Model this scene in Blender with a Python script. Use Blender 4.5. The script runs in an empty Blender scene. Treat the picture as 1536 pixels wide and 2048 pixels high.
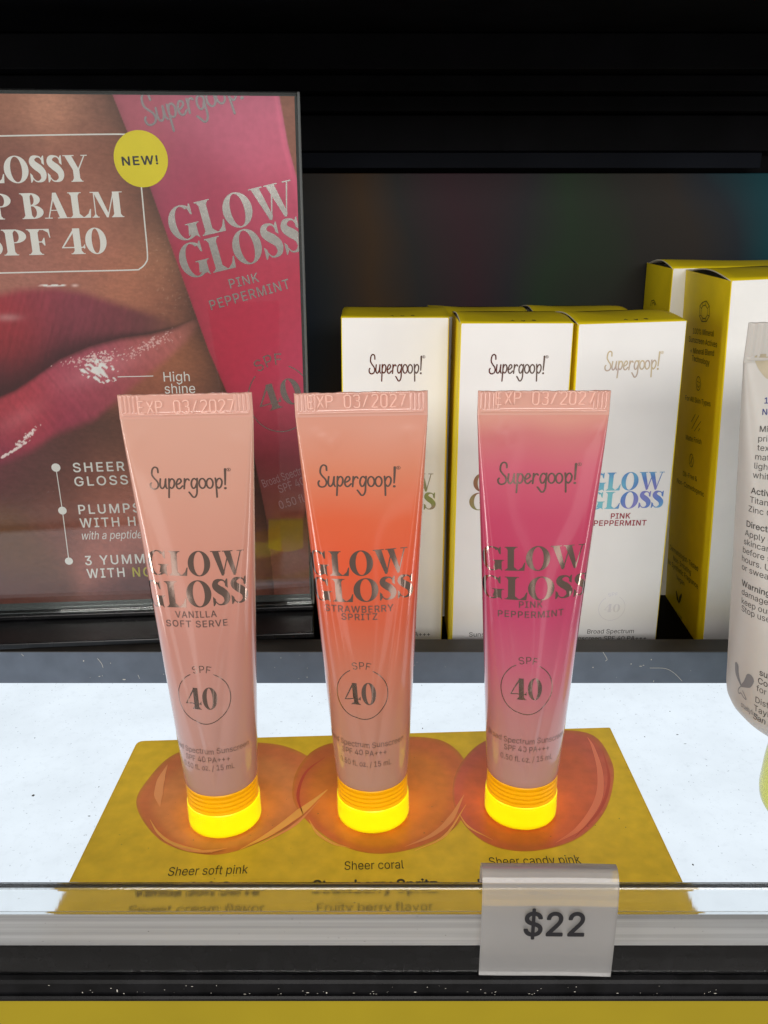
import bpy, bmesh, math, random
import numpy as np
from mathutils import Vector, Matrix
from mathutils.geometry import delaunay_2d_cdt, tessellate_polygon

random.seed(7); rng = np.random.default_rng(7)
SC = bpy.context.scene
COL = SC.collection
MM = 0.001                                   # everything below is measured in millimetres
R = math.radians

# ------------------------------------------------------------------ camera
CAM_H, PITCH, FPX = 157.0, R(19.5), 1760.0   # height above the light panel, tilt, focal length in photo pixels
cam = bpy.data.cameras.new('camera'); camo = bpy.data.objects.new('camera', cam); COL.objects.link(camo)
camo.location = (0, 0, CAM_H * MM); camo.rotation_euler = (math.pi / 2 - PITCH, 0, 0)
cam.sensor_fit = 'VERTICAL'; cam.sensor_height = 36.0; cam.lens = FPX / 2048 * 36.0
cam.clip_start = 0.005; cam.clip_end = 50
SC.camera = camo
# ------------------------------------------------------------------ world, lamps, exposure
w = bpy.data.worlds.new('World'); SC.world = w; w.use_nodes = True
nt = w.node_tree; bgn = nt.nodes['Background']
bgn.inputs['Color'].default_value = (0.82, 0.77, 0.72, 1); bgn.inputs['Strength'].default_value = 0.30
def area(name, loc, target, sx, sy, power, color):
    l = bpy.data.lights.new(name, 'AREA'); l.shape = 'RECTANGLE'; l.size = sx; l.size_y = sy
    l.energy = power; l.color = color
    o = bpy.data.objects.new(name, l); COL.objects.link(o); o.location = loc
    d = Vector(target) - Vector(loc); o.rotation_euler = d.to_track_quat('-Z', 'Y').to_euler()
    return o
area('store_ceiling_lamp', (0.10, -0.95, 0.50), (0, 0.25, 0.08), 1.0, 0.24, 10.2, (1.0, 0.97, 0.93))
area('side_fill_left', (-0.75, -0.12, 0.05), (0, 0.2, 0.06), 0.14, 0.7, 2.8, (1.0, 0.97, 0.94))  # added unseen fill: brightens left-facing sides and foil edges
area('side_fill_right', (0.75, -0.12, -0.02), (0, 0.2, 0.06), 0.09, 0.7, 1.2, (1.0, 0.97, 0.94))  # added unseen fill for highlights on the right flanks
for x_, p_ in ((-0.64, .42), (0.17, .06), (0.47, .34)):      # unseen strips added to put bright streaks in the foil
    area('foil_strip_fill', (x_, -1.0, -0.12), (x_ * .3, 0.2, 0.05), 0.17 if p_ > .1 else .05, 0.7, p_, (1.0, 0.96, 0.92))
SC.view_settings.view_transform = 'Standard'; SC.view_settings.look = 'None'
SC.view_settings.exposure = 0.0; SC.view_settings.gamma = 1.0
SC.cycles.use_denoising = True
SC.cycles.max_bounces = 14; SC.cycles.transmission_bounces = 12; SC.cycles.transparent_max_bounces = 16
SC.cycles.sample_clamp_indirect = 6.0

# ------------------------------------------------------------------ helpers
def lin(rgb, k=1.0):
    c = np.asarray(rgb, float) / 255.0
    return np.where(c <= .04045, c / 12.92, ((c + .055) / 1.055) ** 2.4) * k
def ray(px, py):
    dx, dy = (px - 768) / FPX, (1024 - py) / FPX
    c, s = math.cos(PITCH), math.sin(PITCH)
    return np.array([dx, c + dy * s, -s + dy * c])
EYE = np.array([0, 0, CAM_H])
def project(P):
    P = np.asarray(P, float) - EYE
    c, s = math.cos(PITCH), math.sin(PITCH)
    zc = P[..., 1] * c - P[..., 2] * s; yc = P[..., 1] * s + P[..., 2] * c
    return np.stack([768 + FPX * P[..., 0] / zc, 1024 - FPX * yc / zc], -1)
def on_floor(px, py, z=0.6):
    d = ray(px, py); t = (z - CAM_H) / d[2]; return (EYE + d * t)

class Frame:
    """origin (mm), turn about z, tilt about y"""
    def __init__(s, o, yaw=0, tilt=0):
        s.o = np.array(o, float); s.M = np.array(Matrix.Rotation(yaw, 3, 'Z') @ Matrix.Rotation(tilt, 3, 'Y'))
        s.yaw, s.tilt = yaw, tilt
    def local_ray(s, px, py): return s.M.T @ (EYE - s.o), s.M.T @ ray(px, py)
    def hit(s, px, py, axis=1, val=0.0):
        o, d = s.local_ray(px, py); p = o + d * ((val - o[axis]) / d[axis])
        return np.delete(p, axis)
    def world(s, P): return np.asarray(P) @ s.M.T + s.o

MATS = {}
def mat(name, color=(.8, .8, .8), rough=.5, metal=0., spec=.5, coat=0., emit=None, estr=0., attr=None,
        noise=None, bump=None, aniso=None, sss=None, trans=0., ior=1.45):
    m = bpy.data.materials.new(name); m.use_nodes = True; n = m.node_tree; b = n.nodes['Principled BSDF']
    b.inputs['Base Color'].default_value = (*color, 1); b.inputs['Roughness'].default_value = rough
    b.inputs['Metallic'].default_value = metal; b.inputs['Specular IOR Level'].default_value = spec
    b.inputs['Coat Weight'].default_value = coat; b.inputs['Coat Roughness'].default_value = .08
    b.inputs['Transmission Weight'].default_value = trans; b.inputs['IOR'].default_value = ior
    if emit is not None:
        b.inputs['Emission Color'].default_value = (*emit, 1); b.inputs['Emission Strength'].default_value = estr
    if sss: 
        b.inputs['Subsurface Weight'].default_value = sss[0]; b.inputs['Subsurface Radius'].default_value = (1, .5, .35)
        b.inputs['Subsurface Scale'].default_value = sss[1] * MM
    src = None
    if attr:
        a = n.nodes.new('ShaderNodeVertexColor'); a.layer_name = attr; src = a.outputs['Color']
    tc = n.nodes.new('ShaderNodeTexCoord')
    if noise:                                # (scale, amount, detail): tonal mottling of the surface itself
        t = n.nodes.new('ShaderNodeTexNoise'); t.inputs['Scale'].default_value = noise[0]; t.inputs['Detail'].default_value = noise[2]
        n.links.new(tc.outputs['Object'], t.inputs['Vector'])
        r = n.nodes.new('ShaderNodeMapRange'); r.inputs['From Min'].default_value = .3; r.inputs['From Max'].default_value = .7
        r.inputs['To Min'].default_value = 1 - noise[1]; r.inputs['To Max'].default_value = 1 + noise[1]
        n.links.new(t.outputs['Fac'], r.inputs['Value'])
        mx = n.nodes.new('ShaderNodeVectorMath'); mx.operation = 'SCALE'
        if src: n.links.new(src, mx.inputs[0])
        else: mx.inputs[0].default_value = color
        n.links.new(r.outputs['Result'], mx.inputs['Scale']); src = mx.outputs['Vector']
    if src: n.links.new(src, b.inputs['Base Color'])
    if bump:                                 # (scale, strength, distance mm)
        t = n.nodes.new('ShaderNodeTexNoise'); t.inputs['Scale'].default_value = bump[0]; t.inputs['Detail'].default_value = 4
        n.links.new(tc.outputs['Object'], t.inputs['Vector'])
        bp = n.nodes.new('ShaderNodeBump'); bp.inputs['Strength'].default_value = bump[1]; bp.inputs['Distance'].default_value = bump[2] * MM
        n.links.new(t.outputs['Fac'], bp.inputs['Height']); n.links.new(bp.outputs['Normal'], b.inputs['Normal'])
    MATS[name] = m
    return m
def nodes_mat(name):
    m = bpy.data.materials.new(name); m.use_nodes = True; n = m.node_tree
    n.nodes.remove(n.nodes['Principled BSDF']); MATS[name] = m
    return m, n, n.nodes['Material Output']

def tag(o, label=None, cat=None, group=None, kind=None):
    for k, v in (('label', label), ('category', cat), ('group', group), ('kind', kind)):
        if v: o[k] = v
    return o
def thing(name, loc=(0, 0, 0), yaw=0, tilt=0, **kw):
    o = bpy.data.objects.new(name, None); o.empty_display_size = .01; COL.objects.link(o)
    o.location = [c * MM for c in loc]; o.rotation_euler = (0, tilt, yaw)
    return tag(o, **kw)
def mk(name, verts, faces, m, parent=None, smooth=False, cols=None, normals=None, fm=None):
    V = np.asarray(verts, float) * MM
    me = bpy.data.meshes.new(name)
    me.from_pydata(V.tolist(), [], [list(map(int, f)) for f in faces]); me.update()
    for x in (m if isinstance(m, (list, tuple)) else [m]): me.materials.append(x)
    if fm is not None: me.polygons.foreach_set('material_index', np.asarray(fm, np.int32))
    if smooth: me.polygons.foreach_set('use_smooth', np.ones(len(me.polygons), bool))
    if cols is not None:
        a = me.color_attributes.new('print', 'FLOAT_COLOR', 'POINT')
        c = np.ones((len(V), 4), np.float32); c[:, :3] = cols; a.data.foreach_set('color', c.ravel())
    if normals is not None: me.normals_split_custom_set_from_vertices(np.asarray(normals, float).tolist())
    o = bpy.data.objects.new(name, me); COL.objects.link(o)
    if parent: o.parent = parent
    return o
def fix_normals(o):
    bm = bmesh.new(); bm.from_mesh(o.data); bmesh.ops.recalc_face_normals(bm, faces=bm.faces); bm.to_mesh(o.data); bm.free()
    return o
def bevel(o, wdt, seg=2, ang=40):
    b = o.modifiers.new('bevel', 'BEVEL'); b.width = wdt * MM; b.segments = seg; b.limit_method = 'ANGLE'; b.angle_limit = R(ang)
    return o
def box(name, x0, x1, y0, y1, z0, z1, m, parent=None, bev=0, seg=2):
    v = [(x, y, z) for z in (z0, z1) for y in (y0, y1) for x in (x0, x1)]
    f = [(0, 2, 3, 1), (4, 5, 7, 6), (0, 1, 5, 4), (2, 6, 7, 3), (0, 4, 6, 2), (1, 3, 7, 5)]
    o = mk(name, v, f, m, parent)
    return bevel(o, bev, seg) if bev else o
def extrude_profile(name, pts, x0, x1, m, parent=None, smooth=False, nx=1):
    """closed outline in (y, z), drawn along x"""
    n = len(pts); xs = np.linspace(x0, x1, nx + 1)
    v = [(x, p[0], p[1]) for x in xs for p in pts]; f = []
    for k in range(nx):
        for i in range(n): f.append((k * n + i, k * n + (i + 1) % n, (k + 1) * n + (i + 1) % n, (k + 1) * n + i))
    tri = tessellate_polygon([[Vector((p[0], p[1], 0)) for p in pts]])
    for t in tri: f.append(tuple(t)); f.append(tuple(nx * n + i for i in reversed(t)))
    o = fix_normals(mk(name, v, f, m, parent, smooth))
    return o

# ------------------------------------------------------------------ lettering: unions of convex pieces -> triangles
def catmull(pts, n=8, closed=False):
    P = np.array(pts, float)
    if closed: P = np.vstack([P[-1], P, P[0], P[1]])
    else: P = np.vstack([2 * P[0] - P[1], P, 2 * P[-1] - P[-2]])
    out = []
    for i in range(1, len(P) - 2):
        p0, p1, p2, p3 = P[i - 1], P[i], P[i + 1], P[i + 2]
        for t in np.linspace(0, 1, n, endpoint=False):
            out.append(.5 * ((2 * p1) + (-p0 + p2) * t + (2 * p0 - 5 * p1 + 4 * p2 - p3) * t * t + (-p0 + 3 * p1 - 3 * p2 + p3) * t ** 3))
    if not closed: out.append(P[-2])
    return np.array(out)
def ribbon(path, wd, caps=True, closed=False):
    """polygons of a stroke of (varying) width along a path"""
    P = np.array(path, float)
    n = len(P); W = np.full(n, wd) if np.isscalar(wd) else np.interp(np.linspace(0, 1, n), np.linspace(0, 1, len(wd)), wd)
    T = np.gradient(P, axis=0)
    if closed: T = np.roll(P, -1, 0) - np.roll(P, 1, 0)
    T /= np.linalg.norm(T, axis=1)[:, None] + 1e-9
    N = np.stack([-T[:, 1], T[:, 0]], 1)
    A, B = P + N * W[:, None] / 2, P - N * W[:, None] / 2
    q = [[A[i], A[(i + 1) % n], B[(i + 1) % n], B[i]] for i in range(n if closed else n - 1)]
    if caps and not closed:
        for p, ww in ((P[0], W[0]), (P[-1], W[-1])):
            q.append([p + ww / 2 * np.array([math.cos(a), math.sin(a)]) for a in np.linspace(0, 2 * math.pi, 10, endpoint=False)])
    return q
def ringpolys(cx, cy, ro, ri, a0=0, a1=360, n=40, dy=0):
    a = np.radians(np.linspace(a0, a1, n + 1))
    o = np.stack([cx + ro[0] * np.cos(a), cy + ro[1] * np.sin(a)], 1); i = np.stack([cx + ri[0] * np.cos(a), cy + dy + ri[1] * np.sin(a)], 1)
    return [[o[k], o[k + 1], i[k + 1], i[k]] for k in range(n)]
def disc(cx, cy, r, n=20, ry=None):
    return [[np.array([cx + r * math.cos(a), cy + (ry or r) * math.sin(a)]) for a in np.linspace(0, 2 * math.pi, n, endpoint=False)]]
def union(polys):
    vs, fs = [], []
    for p in polys:
        q = [np.asarray(x, float) for x in p]
        ar = sum(q[i][0] * q[(i + 1) % len(q)][1] - q[(i + 1) % len(q)][0] * q[i][1] for i in range(len(q)))
        if abs(ar) < 1e-7: continue
        if ar < 0: q = q[::-1]
        fs.append(list(range(len(vs), len(vs) + len(q)))); vs += [Vector((float(x[0]), float(x[1]))) for x in q]
    r = delaunay_2d_cdt(vs, [], fs, 1, 1e-5)
    return np.array([tuple(v) for v in r[0]], float), [tuple(f) for f, o in zip(r[2], r[5]) if o]
def merge(parts):
    V, F, k = [], [], 0
    for v, f in parts:
        V.append(v); F += [tuple(i + k for i in t) for t in f]; k += len(v)
    return np.vstack(V), F

def bar(x0, x1, y0, y1): return [[(x0, y0), (x1, y0), (x1, y1), (x0, y1)]]
def serif_top(x0, x1, s0, s1, y=1.0, t=.035, br=.10):   # thin slab with bracket wedges onto a stem s0..s1
    return bar(x0, x1, y - t, y) + [[(s0 - br * .7, y - t), (s0, y - t - br), (s0, y - t)], [(s1, y - t), (s1, y - t - br), (s1 + br * .7, y - t)]]
def serif_bot(x0, x1, s0, s1, y=0.0, t=.035, br=.10):
    return bar(x0, x1, y, y + t) + [[(s0 - br * .7, y + t), (s0, y + t), (s0, y + t + br)], [(s1, y + t), (s1 + br * .7, y + t), (s1, y + t + br)]]
def stem(x0, x1, left=.12, right=.12, top=True, bot=True):
    p = bar(x0, x1, 0, 1)
    if top: p += serif_top(x0 - left, x1 + right, x0, x1)
    if bot: p += serif_bot(x0 - left, x1 + right, x0, x1)
    return p
def serif_glyphs():
    G = {}
    G['O'] = (ringpolys(.5, .5, (.5, .515), (.235, .475)), 1.0)
    G['0'] = (ringpolys(.36, .5, (.36, .515), (.14, .475)), .72)
    a = np.linspace(48, 318, 40)
    G['G'] = (ringpolys(.5, .5, (.5, .515), (.25, .47), 50, 322, 34) + bar(.64, .90, .06, .42) + serif_top(.53, 1.0, .64, .90, .45, .03, .06)
              + [[(.64, .12), (.64, .40), (.56, .10)], [(.90, .10), (.80, .10), (.93, -.03)], [(.80, .70), (.86, .68), (.86, 1.0), (.82, 1.0), (.74, .86)]], 1.0)
    G['L'] = (stem(.12, .38, .12, .14, bot=False) + bar(0, .80, 0, .038) + [[(.38, .038), (.52, .038), (.38, .16)], [(.05, .038), (.12, .038), (.12, .12)], [(.80, 0), (.84, .34), (.80, .34), (.72, .16), (.56, .03)]], .84)
    sp = catmull([(.585, .79), (.50, .935), (.35, .965), (.20, .90), (.175, .745), (.30, .615), (.45, .50), (.565, .34), (.54, .14), (.38, .04), (.22, .06), (.095, .22)], 6)
    G['S'] = (ribbon(sp, [.03, .05, .07, .17, .25, .28, .30, .28, .25, .16, .06, .045, .03], caps=False)
              + [[(.55, .72), (.645, .64), (.655, 1.0), (.615, 1.0), (.55, .90)], [(.13, .26), (.03, .36), (.02, 0), (.06, 0), (.13, .10)]], .70)
    G['W'] = ([[(.08, .97), (.36, .97), (.60, .10), (.545, 0), (.47, 0)], [(.505, 0), (.55, 0), (.80, .86), (.76, .92)],
               [(.60, .97), (.88, .97), (1.11, .10), (1.06, 0), (.985, 0)], [(1.02, 0), (1.065, 0), (1.345, .97), (1.295, .97)]]
              + bar(0, .46, .965, 1) + bar(.52, .98, .965, 1) + bar(1.16, 1.46, .965, 1), 1.46)
    G['I'] = (stem(.12, .38), .50)
    G['P'] = (stem(.12, .38) + ringpolys(.42, .735, (.40, .265), (.15, .225), -90, 90, 20) + bar(.3, .43, .47, .51) + bar(.3, .43, .96, 1), .82)
    G['F'] = (stem(.12, .38) + bar(.3, .76, .96, 1) + [[(.56, .965), (.72, .86), (.76, .66), (.79, .66), (.77, 1)]] + bar(.3, .58, .48, .52) + [[(.47, .5), (.56, .36), (.59, .36), (.59, .66), (.56, .66)]], .78)
    G['B'] = (stem(.12, .38, right=0) + ringpolys(.40, .755, (.36, .245), (.12, .205), -90, 90, 18) + ringpolys(.42, .265, (.42, .265), (.16, .225), -90, 90, 18)
              + bar(.3, .43, .49, .53) + bar(.3, .43, .96, 1) + bar(.3, .43, 0, .04), .84)
    G['A'] = ([[(.14, .03), (.185, .03), (.47, .93), (.43, 1.0)], [(.40, 1.0), (.54, 1.0), (.86, .03), (.58, .03), (.36, .80)]] + bar(.25, .66, .30, .335) + bar(0, .30, 0, .035) + bar(.50, .96, 0, .035), .96)
    G['M'] = (bar(.12, .16, 0, 1) + [[(.12, 1), (.34, 1), (.66, .12), (.60, 0), (.56, 0)]] + [[(.58, 0), (.63, 0), (.92, .97), (.88, .97)]] + bar(.86, 1.12, 0, 1)
              + serif_bot(0, .28, .12, .16) + serif_bot(.76, 1.24, .86, 1.12) + bar(0, .3, .965, 1) + bar(.86, 1.24, .965, 1), 1.24)
    G['Y'] = ([[(.08, .97), (.36, .97), (.62, .44), (.36, .44)], [(.56, .46), (.60, .42), (.90, .97), (.85, .97)]] + bar(.36, .62, 0, .46) + serif_bot(.24, .74, .36, .62)
              + bar(0, .46, .965, 1) + bar(.74, 1.0, .965, 1), 1.0)
    G['4'] = (bar(.42, .66, 0, 1) + serif_bot(.30, .78, .42, .66) + [[(.0, .27), (.06, .27), (.50, .93), (.46, 1.0)]] + bar(0, .80, .24, .285) + [[(.70, .26), (.78, .20), (.80, .40)]], .80)
    return {k: (union(p), wd) for k, (p, wd) in G.items()}
SERIF = serif_glyphs()
def serif_text(s, gap=.05, space=.34):
    parts, x = [], 0
    for ch in s:
        if ch == ' ': x += space; continue
        (v, f), wd = SERIF[ch]
        parts.append((v + [x, 0], f)); x += wd + gap
    return merge(parts)
def script_text():                           # the brushed one-weight word mark
    W = .145; P = []
    def st(pts, wd=W): P.extend(ribbon(catmull(pts, 6), wd))
    st([(.70, 1.55), (.66, 1.93), (.45, 2.05), (.25, 1.85), (.19, 1.35), (.36, 1.0), (.60, .68), (.67, .33), (.54, .05), (.27, -.03), (.07, .1), (.02, .4), (.10, .55)])
    st([(.86, .95), (.81, .4), (.88, .1), (1.03, .06), (1.2, .35), (1.29, .95)]); st([(1.29, .95), (1.27, .3), (1.36, .04)])
    st([(1.56, .97), (1.54, .2), (1.49, -.82)]); st([(1.54, .5), (1.66, .86), (1.84, .95), (1.98, .72), (1.94, .3), (1.76, .06), (1.56, .2)])
    st([(2.14, .42), (2.36, .5), (2.54, .72), (2.46, .94), (2.29, .9), (2.14, .5), (2.2, .12), (2.4, .03), (2.64, .28)])
    st([(2.82, .96), (2.80, .5), (2.76, .02)]); st([(2.79, .5), (2.92, .84), (3.08, .94), (3.18, .82)])
    st([(3.79, .82), (3.6, .97), (3.42, .8), (3.35, .4), (3.46, .07), (3.64, .12), (3.79, .5)]); st([(3.84, .98), (3.8, .2), (3.77, -.42), (3.63, -.76), (3.44, -.78), (3.26, -.5), (3.14, -.32)])
    for cx in (4.24, 4.84): P.extend(ribbon(catmull([(cx + .26 * math.cos(a), .5 + .46 * math.sin(a)) for a in np.linspace(0, 6.283, 14, endpoint=False)], 3, True), W, closed=True))
    st([(5.31, .99), (5.36, .2), (5.39, -.82)]); st([(5.34, .5), (5.48, .86), (5.68, .96), (5.83, .7), (5.76, .26), (5.57, .04), (5.4, .2)])
    st([(6.13, 1.85), (6.11, 1.1), (6.08, .36)], [.2, .17, .13]); P.extend(disc(6.09, .03, .115))
    P.extend(ringpolys(6.42, 1.8, (.17, .17), (.135, .135), n=20)); P.extend(ribbon([(6.38, 1.71), (6.38, 1.89)], .04)); P.extend(ribbon([(6.38, 1.88), (6.46, 1.86), (6.45, 1.80), (6.38, 1.79)], .035)); P.extend(ribbon([(6.41, 1.79), (6.47, 1.71)], .035))
    return union(P)
SCRIPT = script_text()                       # baseline 0, capital top about 2.05
STROKES = {'E': [[(.5, 1), (0, 1), (0, 0), (.5, 0)], [(0, .52), (.42, .52)]], 'X': [[(0, 1), (.55, 0)], [(.55, 1), (0, 0)]],
           'P': [[(0, 0), (0, 1), (.38, 1), (.52, .88), (.52, .62), (.38, .5), (0, .5)]],
           '0': [[(.12, 0), (0, .14), (0, .86), (.12, 1), (.40, 1), (.52, .86), (.52, .14), (.40, 0), (.12, 0)]],
           '3': [[(0, .88), (.12, 1), (.40, 1), (.5, .88), (.5, .64), (.38, .53), (.2, .53)], [(.38, .53), (.52, .42), (.52, .12), (.40, 0), (.12, 0), (0, .12)]],
           '/': [[(0, -.02), (.45, 1.02)]], '2': [[(0, .84), (.10, 1), (.40, 1), (.52, .86), (.52, .66), (0, 0), (.54, 0)]],
           '7': [[(0, 1), (.54, 1), (.18, 0)]]}

try: FONT = bpy.data.fonts.load(bpy.utils.system_resource('DATAFILES') + '/fonts/Inter.woff2')   # Blender's own interface face
except Exception: FONT = None
_FC = {}
def contours(body, italic, track):
    """outlines of a line of type, as closed loops"""
    c = bpy.data.curves.new('t', 'FONT'); c.body = body; c.resolution_u = 2; c.fill_mode = 'NONE' if hasattr(c, 'fill_mode') else 'FULL'
    c.space_character = track; c.shear = .25 if italic else 0
    if FONT: c.font = FONT
    o = bpy.data.objects.new('t', c); m = bpy.data.meshes.new_from_object(o)
    v = np.array([q.co[:2] for q in m.vertices], float).reshape(-1, 2); nb = {}
    for ed in m.edges:
        a, b_ = ed.vertices; nb.setdefault(a, []).append(b_); nb.setdefault(b_, []).append(a)
    seen, loops = set(), []
    for st in sorted(nb):
        if st in seen: continue
        L, prev, cur = [], None, st
        nxt = st + 1 if st + 1 in nb[st] else nb[st][0]     # keep the drawing direction
        while cur not in seen:
            seen.add(cur); L.append(cur)
            prev, cur = cur, nxt
            o_ = [q for q in nb[cur] if q != prev]; nxt = o_[0] if o_ else prev
        loops.append(v[L])
    bpy.data.objects.remove(o); bpy.data.curves.remove(c); bpy.data.meshes.remove(m)
    return loops
def sans(s, bold=0.0, italic=False, track=1.0):
    key = (s, bold, italic, track)
    if key in _FC: return _FC[key]
    hh = np.vstack(contours('H', False, 1.0)); cap = hh[:, 1].max() - hh[:, 1].min(); base = hh[:, 1].min()
    loops = [(L - [0, base]) / cap for L in contours(s, italic, track)]
    loops = [L for L in loops if len(L) > 2]
    P = np.vstack(loops); edges = []; k = 0
    for L in loops: edges += [(k + i, k + (i + 1) % len(L)) for i in range(len(L))]; k += len(L)
    r = delaunay_2d_cdt([Vector(p) for p in P.tolist()], edges, [], 0, 1e-6)
    V = np.array([tuple(q) for q in r[0]], float); T = np.array([t for t in r[2] if len(t) == 3])
    c = V[T].mean(1); wn = np.zeros(len(T))
    for L in loops:                           # winding number of every triangle's centre: overlapping outlines stay solid
        x0, y0 = L[:, 0], L[:, 1]; x1, y1 = np.roll(x0, -1), np.roll(y0, -1)
        up = (y0[None] <= c[:, 1:2]) & (y1[None] > c[:, 1:2]); dn = (y0[None] > c[:, 1:2]) & (y1[None] <= c[:, 1:2])
        xc = x0[None] + (c[:, 1:2] - y0[None]) / np.where(y1 == y0, 1, y1 - y0)[None] * (x1 - x0)[None]
        hit = xc > c[:, 0:1]; wn += (up & hit).sum(1) - (dn & hit).sum(1)
    T = T[np.abs(wn) > .5]
    if bold > .005:
        polys = [V[t] for t in T]; bw = bold / cap; oc = np.array([(math.cos(a), math.sin(a)) for a in np.linspace(0, 2 * math.pi, 4, endpoint=False)]) * bw
        for L in loops:
            for p, q in zip(L, np.roll(L, -1, 0)):
                d = q - p; l_ = np.linalg.norm(d)
                if l_ < 1e-6: continue
                n_ = np.array([-d[1], d[0]]) / l_ * bw; polys.append([p + n_, q + n_, q - n_, p - n_]); polys.append(oc + p)
        V, F = union(polys)                   # keep only what lies in the letter or within the pen's width of its outline
        C = np.array([V[list(t)].mean(0) for t in F]); A_ = np.vstack(loops); B_ = np.vstack([np.roll(L, -1, 0) for L in loops])
        x0, y0, x1, y1 = A_[:, 0], A_[:, 1], B_[:, 0], B_[:, 1]; cy_ = C[:, 1:2]
        up = (y0[None] <= cy_) & (y1[None] > cy_); dn = (y0[None] > cy_) & (y1[None] <= cy_)
        hit = x0[None] + (cy_ - y0[None]) / np.where(y1 == y0, 1, y1 - y0)[None] * (x1 - x0)[None] > C[:, 0:1]
        wn = (up & hit).sum(1) - (dn & hit).sum(1); dist = np.full(len(C), 9.0); o_ = np.where(wn == 0)[0]
        if len(o_):
            d = B_ - A_; l2 = np.maximum((d * d).sum(1), 1e-12)
            for k0 in range(0, len(o_), 400):
                q = C[o_[k0:k0 + 400]]; t_ = np.clip(((q[:, None] - A_[None]) * d[None]).sum(2) / l2[None], 0, 1)
                dist[o_[k0:k0 + 400]] = np.linalg.norm(q[:, None] - A_[None] - t_[..., None] * d[None], axis=2).min(1)
        F = [f for f, k_, dd in zip(F, wn, dist) if abs(k_) > .5 or dd < bw * 1.02]
    else: F = [tuple(map(int, t)) for t in T]
    _FC[key] = (V, F); return V, F

def fit(txt, A, B, h, unit=1.0):
    """2D text -> plane coordinates: baseline A to B, capitals h tall"""
    v, f = txt; A, B = np.array(A, float), np.array(B, float)
    x0, x1 = v[:, 0].min(), v[:, 0].max(); d = B - A; L = np.linalg.norm(d); e = d / L; n = np.array([-e[1], e[0]])
    return A + np.outer((v[:, 0] - x0) / (x1 - x0) * L, e) + np.outer(v[:, 1] / unit * h, n), f
def clip2d(txt, x0=None, x1=None, y0=None, y1=None, step=None):
    """cut flat triangles by lines (crop at an edge, or subdivide so that they bend round a tube)"""
    v, f = txt
    bm = bmesh.new(); bv = [bm.verts.new((p[0], p[1], 0)) for p in v]
    for t in f:
        try: bm.faces.new([bv[i] for i in t])
        except ValueError: pass
    def cut(co, no, clear):
        bmesh.ops.bisect_plane(bm, geom=bm.verts[:] + bm.edges[:] + bm.faces[:], plane_co=co, plane_no=no, clear_outer=clear, dist=1e-5)
    if x0 is not None: cut((x0, 0, 0), (-1, 0, 0), True)
    if x1 is not None: cut((x1, 0, 0), (1, 0, 0), True)
    if y0 is not None: cut((0, y0, 0), (0, -1, 0), True)
    if y1 is not None: cut((0, y1, 0), (0, 1, 0), True)
    if step:
        a, b = min(p.co.x for p in bm.verts), max(p.co.x for p in bm.verts)
        for x in np.arange(math.ceil(a / step) * step, b, step): cut((x, 0, 0), (1, 0, 0), False)
    bm.verts.index_update()
    V = np.array([p.co[:2] for p in bm.verts], float).reshape(-1, 2); F = [tuple(q.index for q in fc.verts) for fc in bm.faces]
    bm.free(); return V, F
def flip_faces(v, f):                        # make every triangle counter-clockwise
    out = []
    for t in f:
        p = v[list(t)]; a = sum(p[i][0] * p[(i + 1) % len(t)][1] - p[(i + 1) % len(t)][0] * p[i][1] for i in range(len(t)))
        out.append(t if a > 0 else tuple(reversed(t)))
    return out

class Print:
    """lettering on a flat face of a framed thing; axis 1 = its front (x, z), axis 0 = its left side (y, z)"""
    def __init__(s, frame, parent, axis=1, val=0.0, lift=.08, clip=None):
        s.f, s.p, s.axis, s.val, s.lift, s.clip = frame, parent, axis, val, lift, clip or {}
    def h(s, px, py):
        q = s.f.hit(px, py, s.axis, s.val)
        return q if s.axis == 1 else np.array([-q[0], q[1]])
    def lay(s, name, vf, m, lift=0, cols=None):
        v, f = vf
        if s.clip: v, f = clip2d((v, f), **s.clip)
        f = flip_faces(v, f); l = s.val - s.lift - lift
        if s.axis == 1: P = np.stack([v[:, 0], np.full(len(v), l), v[:, 1]], 1)
        else: P = np.stack([np.full(len(v), l), -v[:, 0], v[:, 1]], 1)
        return mk(name, P, f, m, s.p, cols=cols)
    def fit(s, txt, a, b, cap, unit=1.0):
        A, B, C = s.h(*a), s.h(*b), s.h(a[0], a[1] - cap)
        e = (B - A) / np.linalg.norm(B - A); n = np.array([-e[1], e[0]])
        return fit(txt, A, B, abs(np.dot(C - A, n)), unit)
    def text(s, name, txt, a, b, cap, m, unit=1.0, lift=0): return s.lay(name, s.fit(txt, a, b, cap, unit), m, lift)

# ------------------------------------------------------------------ materials
YEL = (.88, .68, .010)
mat('black_metal', (.0022, .0022, .0030), .6, spec=.06, noise=(60, .35, 3))
mat('black_gloss', (.006, .006, .007), .25, spec=.3, noise=(180, .5, 4), bump=(400, .15, .05))
mat('lip_top', (.030, .026, .023), .5, noise=(90, .3, 4))
mat('riser_grey', (.088, .105, .135), .42, noise=(140, .12, 5))
mat('carton_white', (.88, .875, .86), .55, spec=.3, noise=(40, .03, 3), bump=(900, .12, .05))
mat('carton_rough', (.87, .865, .84), .6, spec=.3, noise=(60, .04, 3), bump=(520, .55, .16))
mat('carton_yellow', YEL, .5, spec=.35, noise=(70, .06, 3), bump=(900, .12, .05))
mat('paper_edge', (.62, .58, .48), .8)
mat('ink_black', (.018, .017, .020), .45); mat('ink_soft', (.06, .055, .05), .6)
mat('ink_olive', (.045, .040, .004), .6)
mat('ink_navy', (.02, .03, .16), .5); mat('ink_white', (.72, .72, .72), .5); mat('ink_yellow', (.60, .52, .05), .5)
mat('ink_red', (.36, .035, .06), .5); mat('badge_yellow', (.86, .72, .012), .5, noise=(90, .04, 3))
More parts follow.
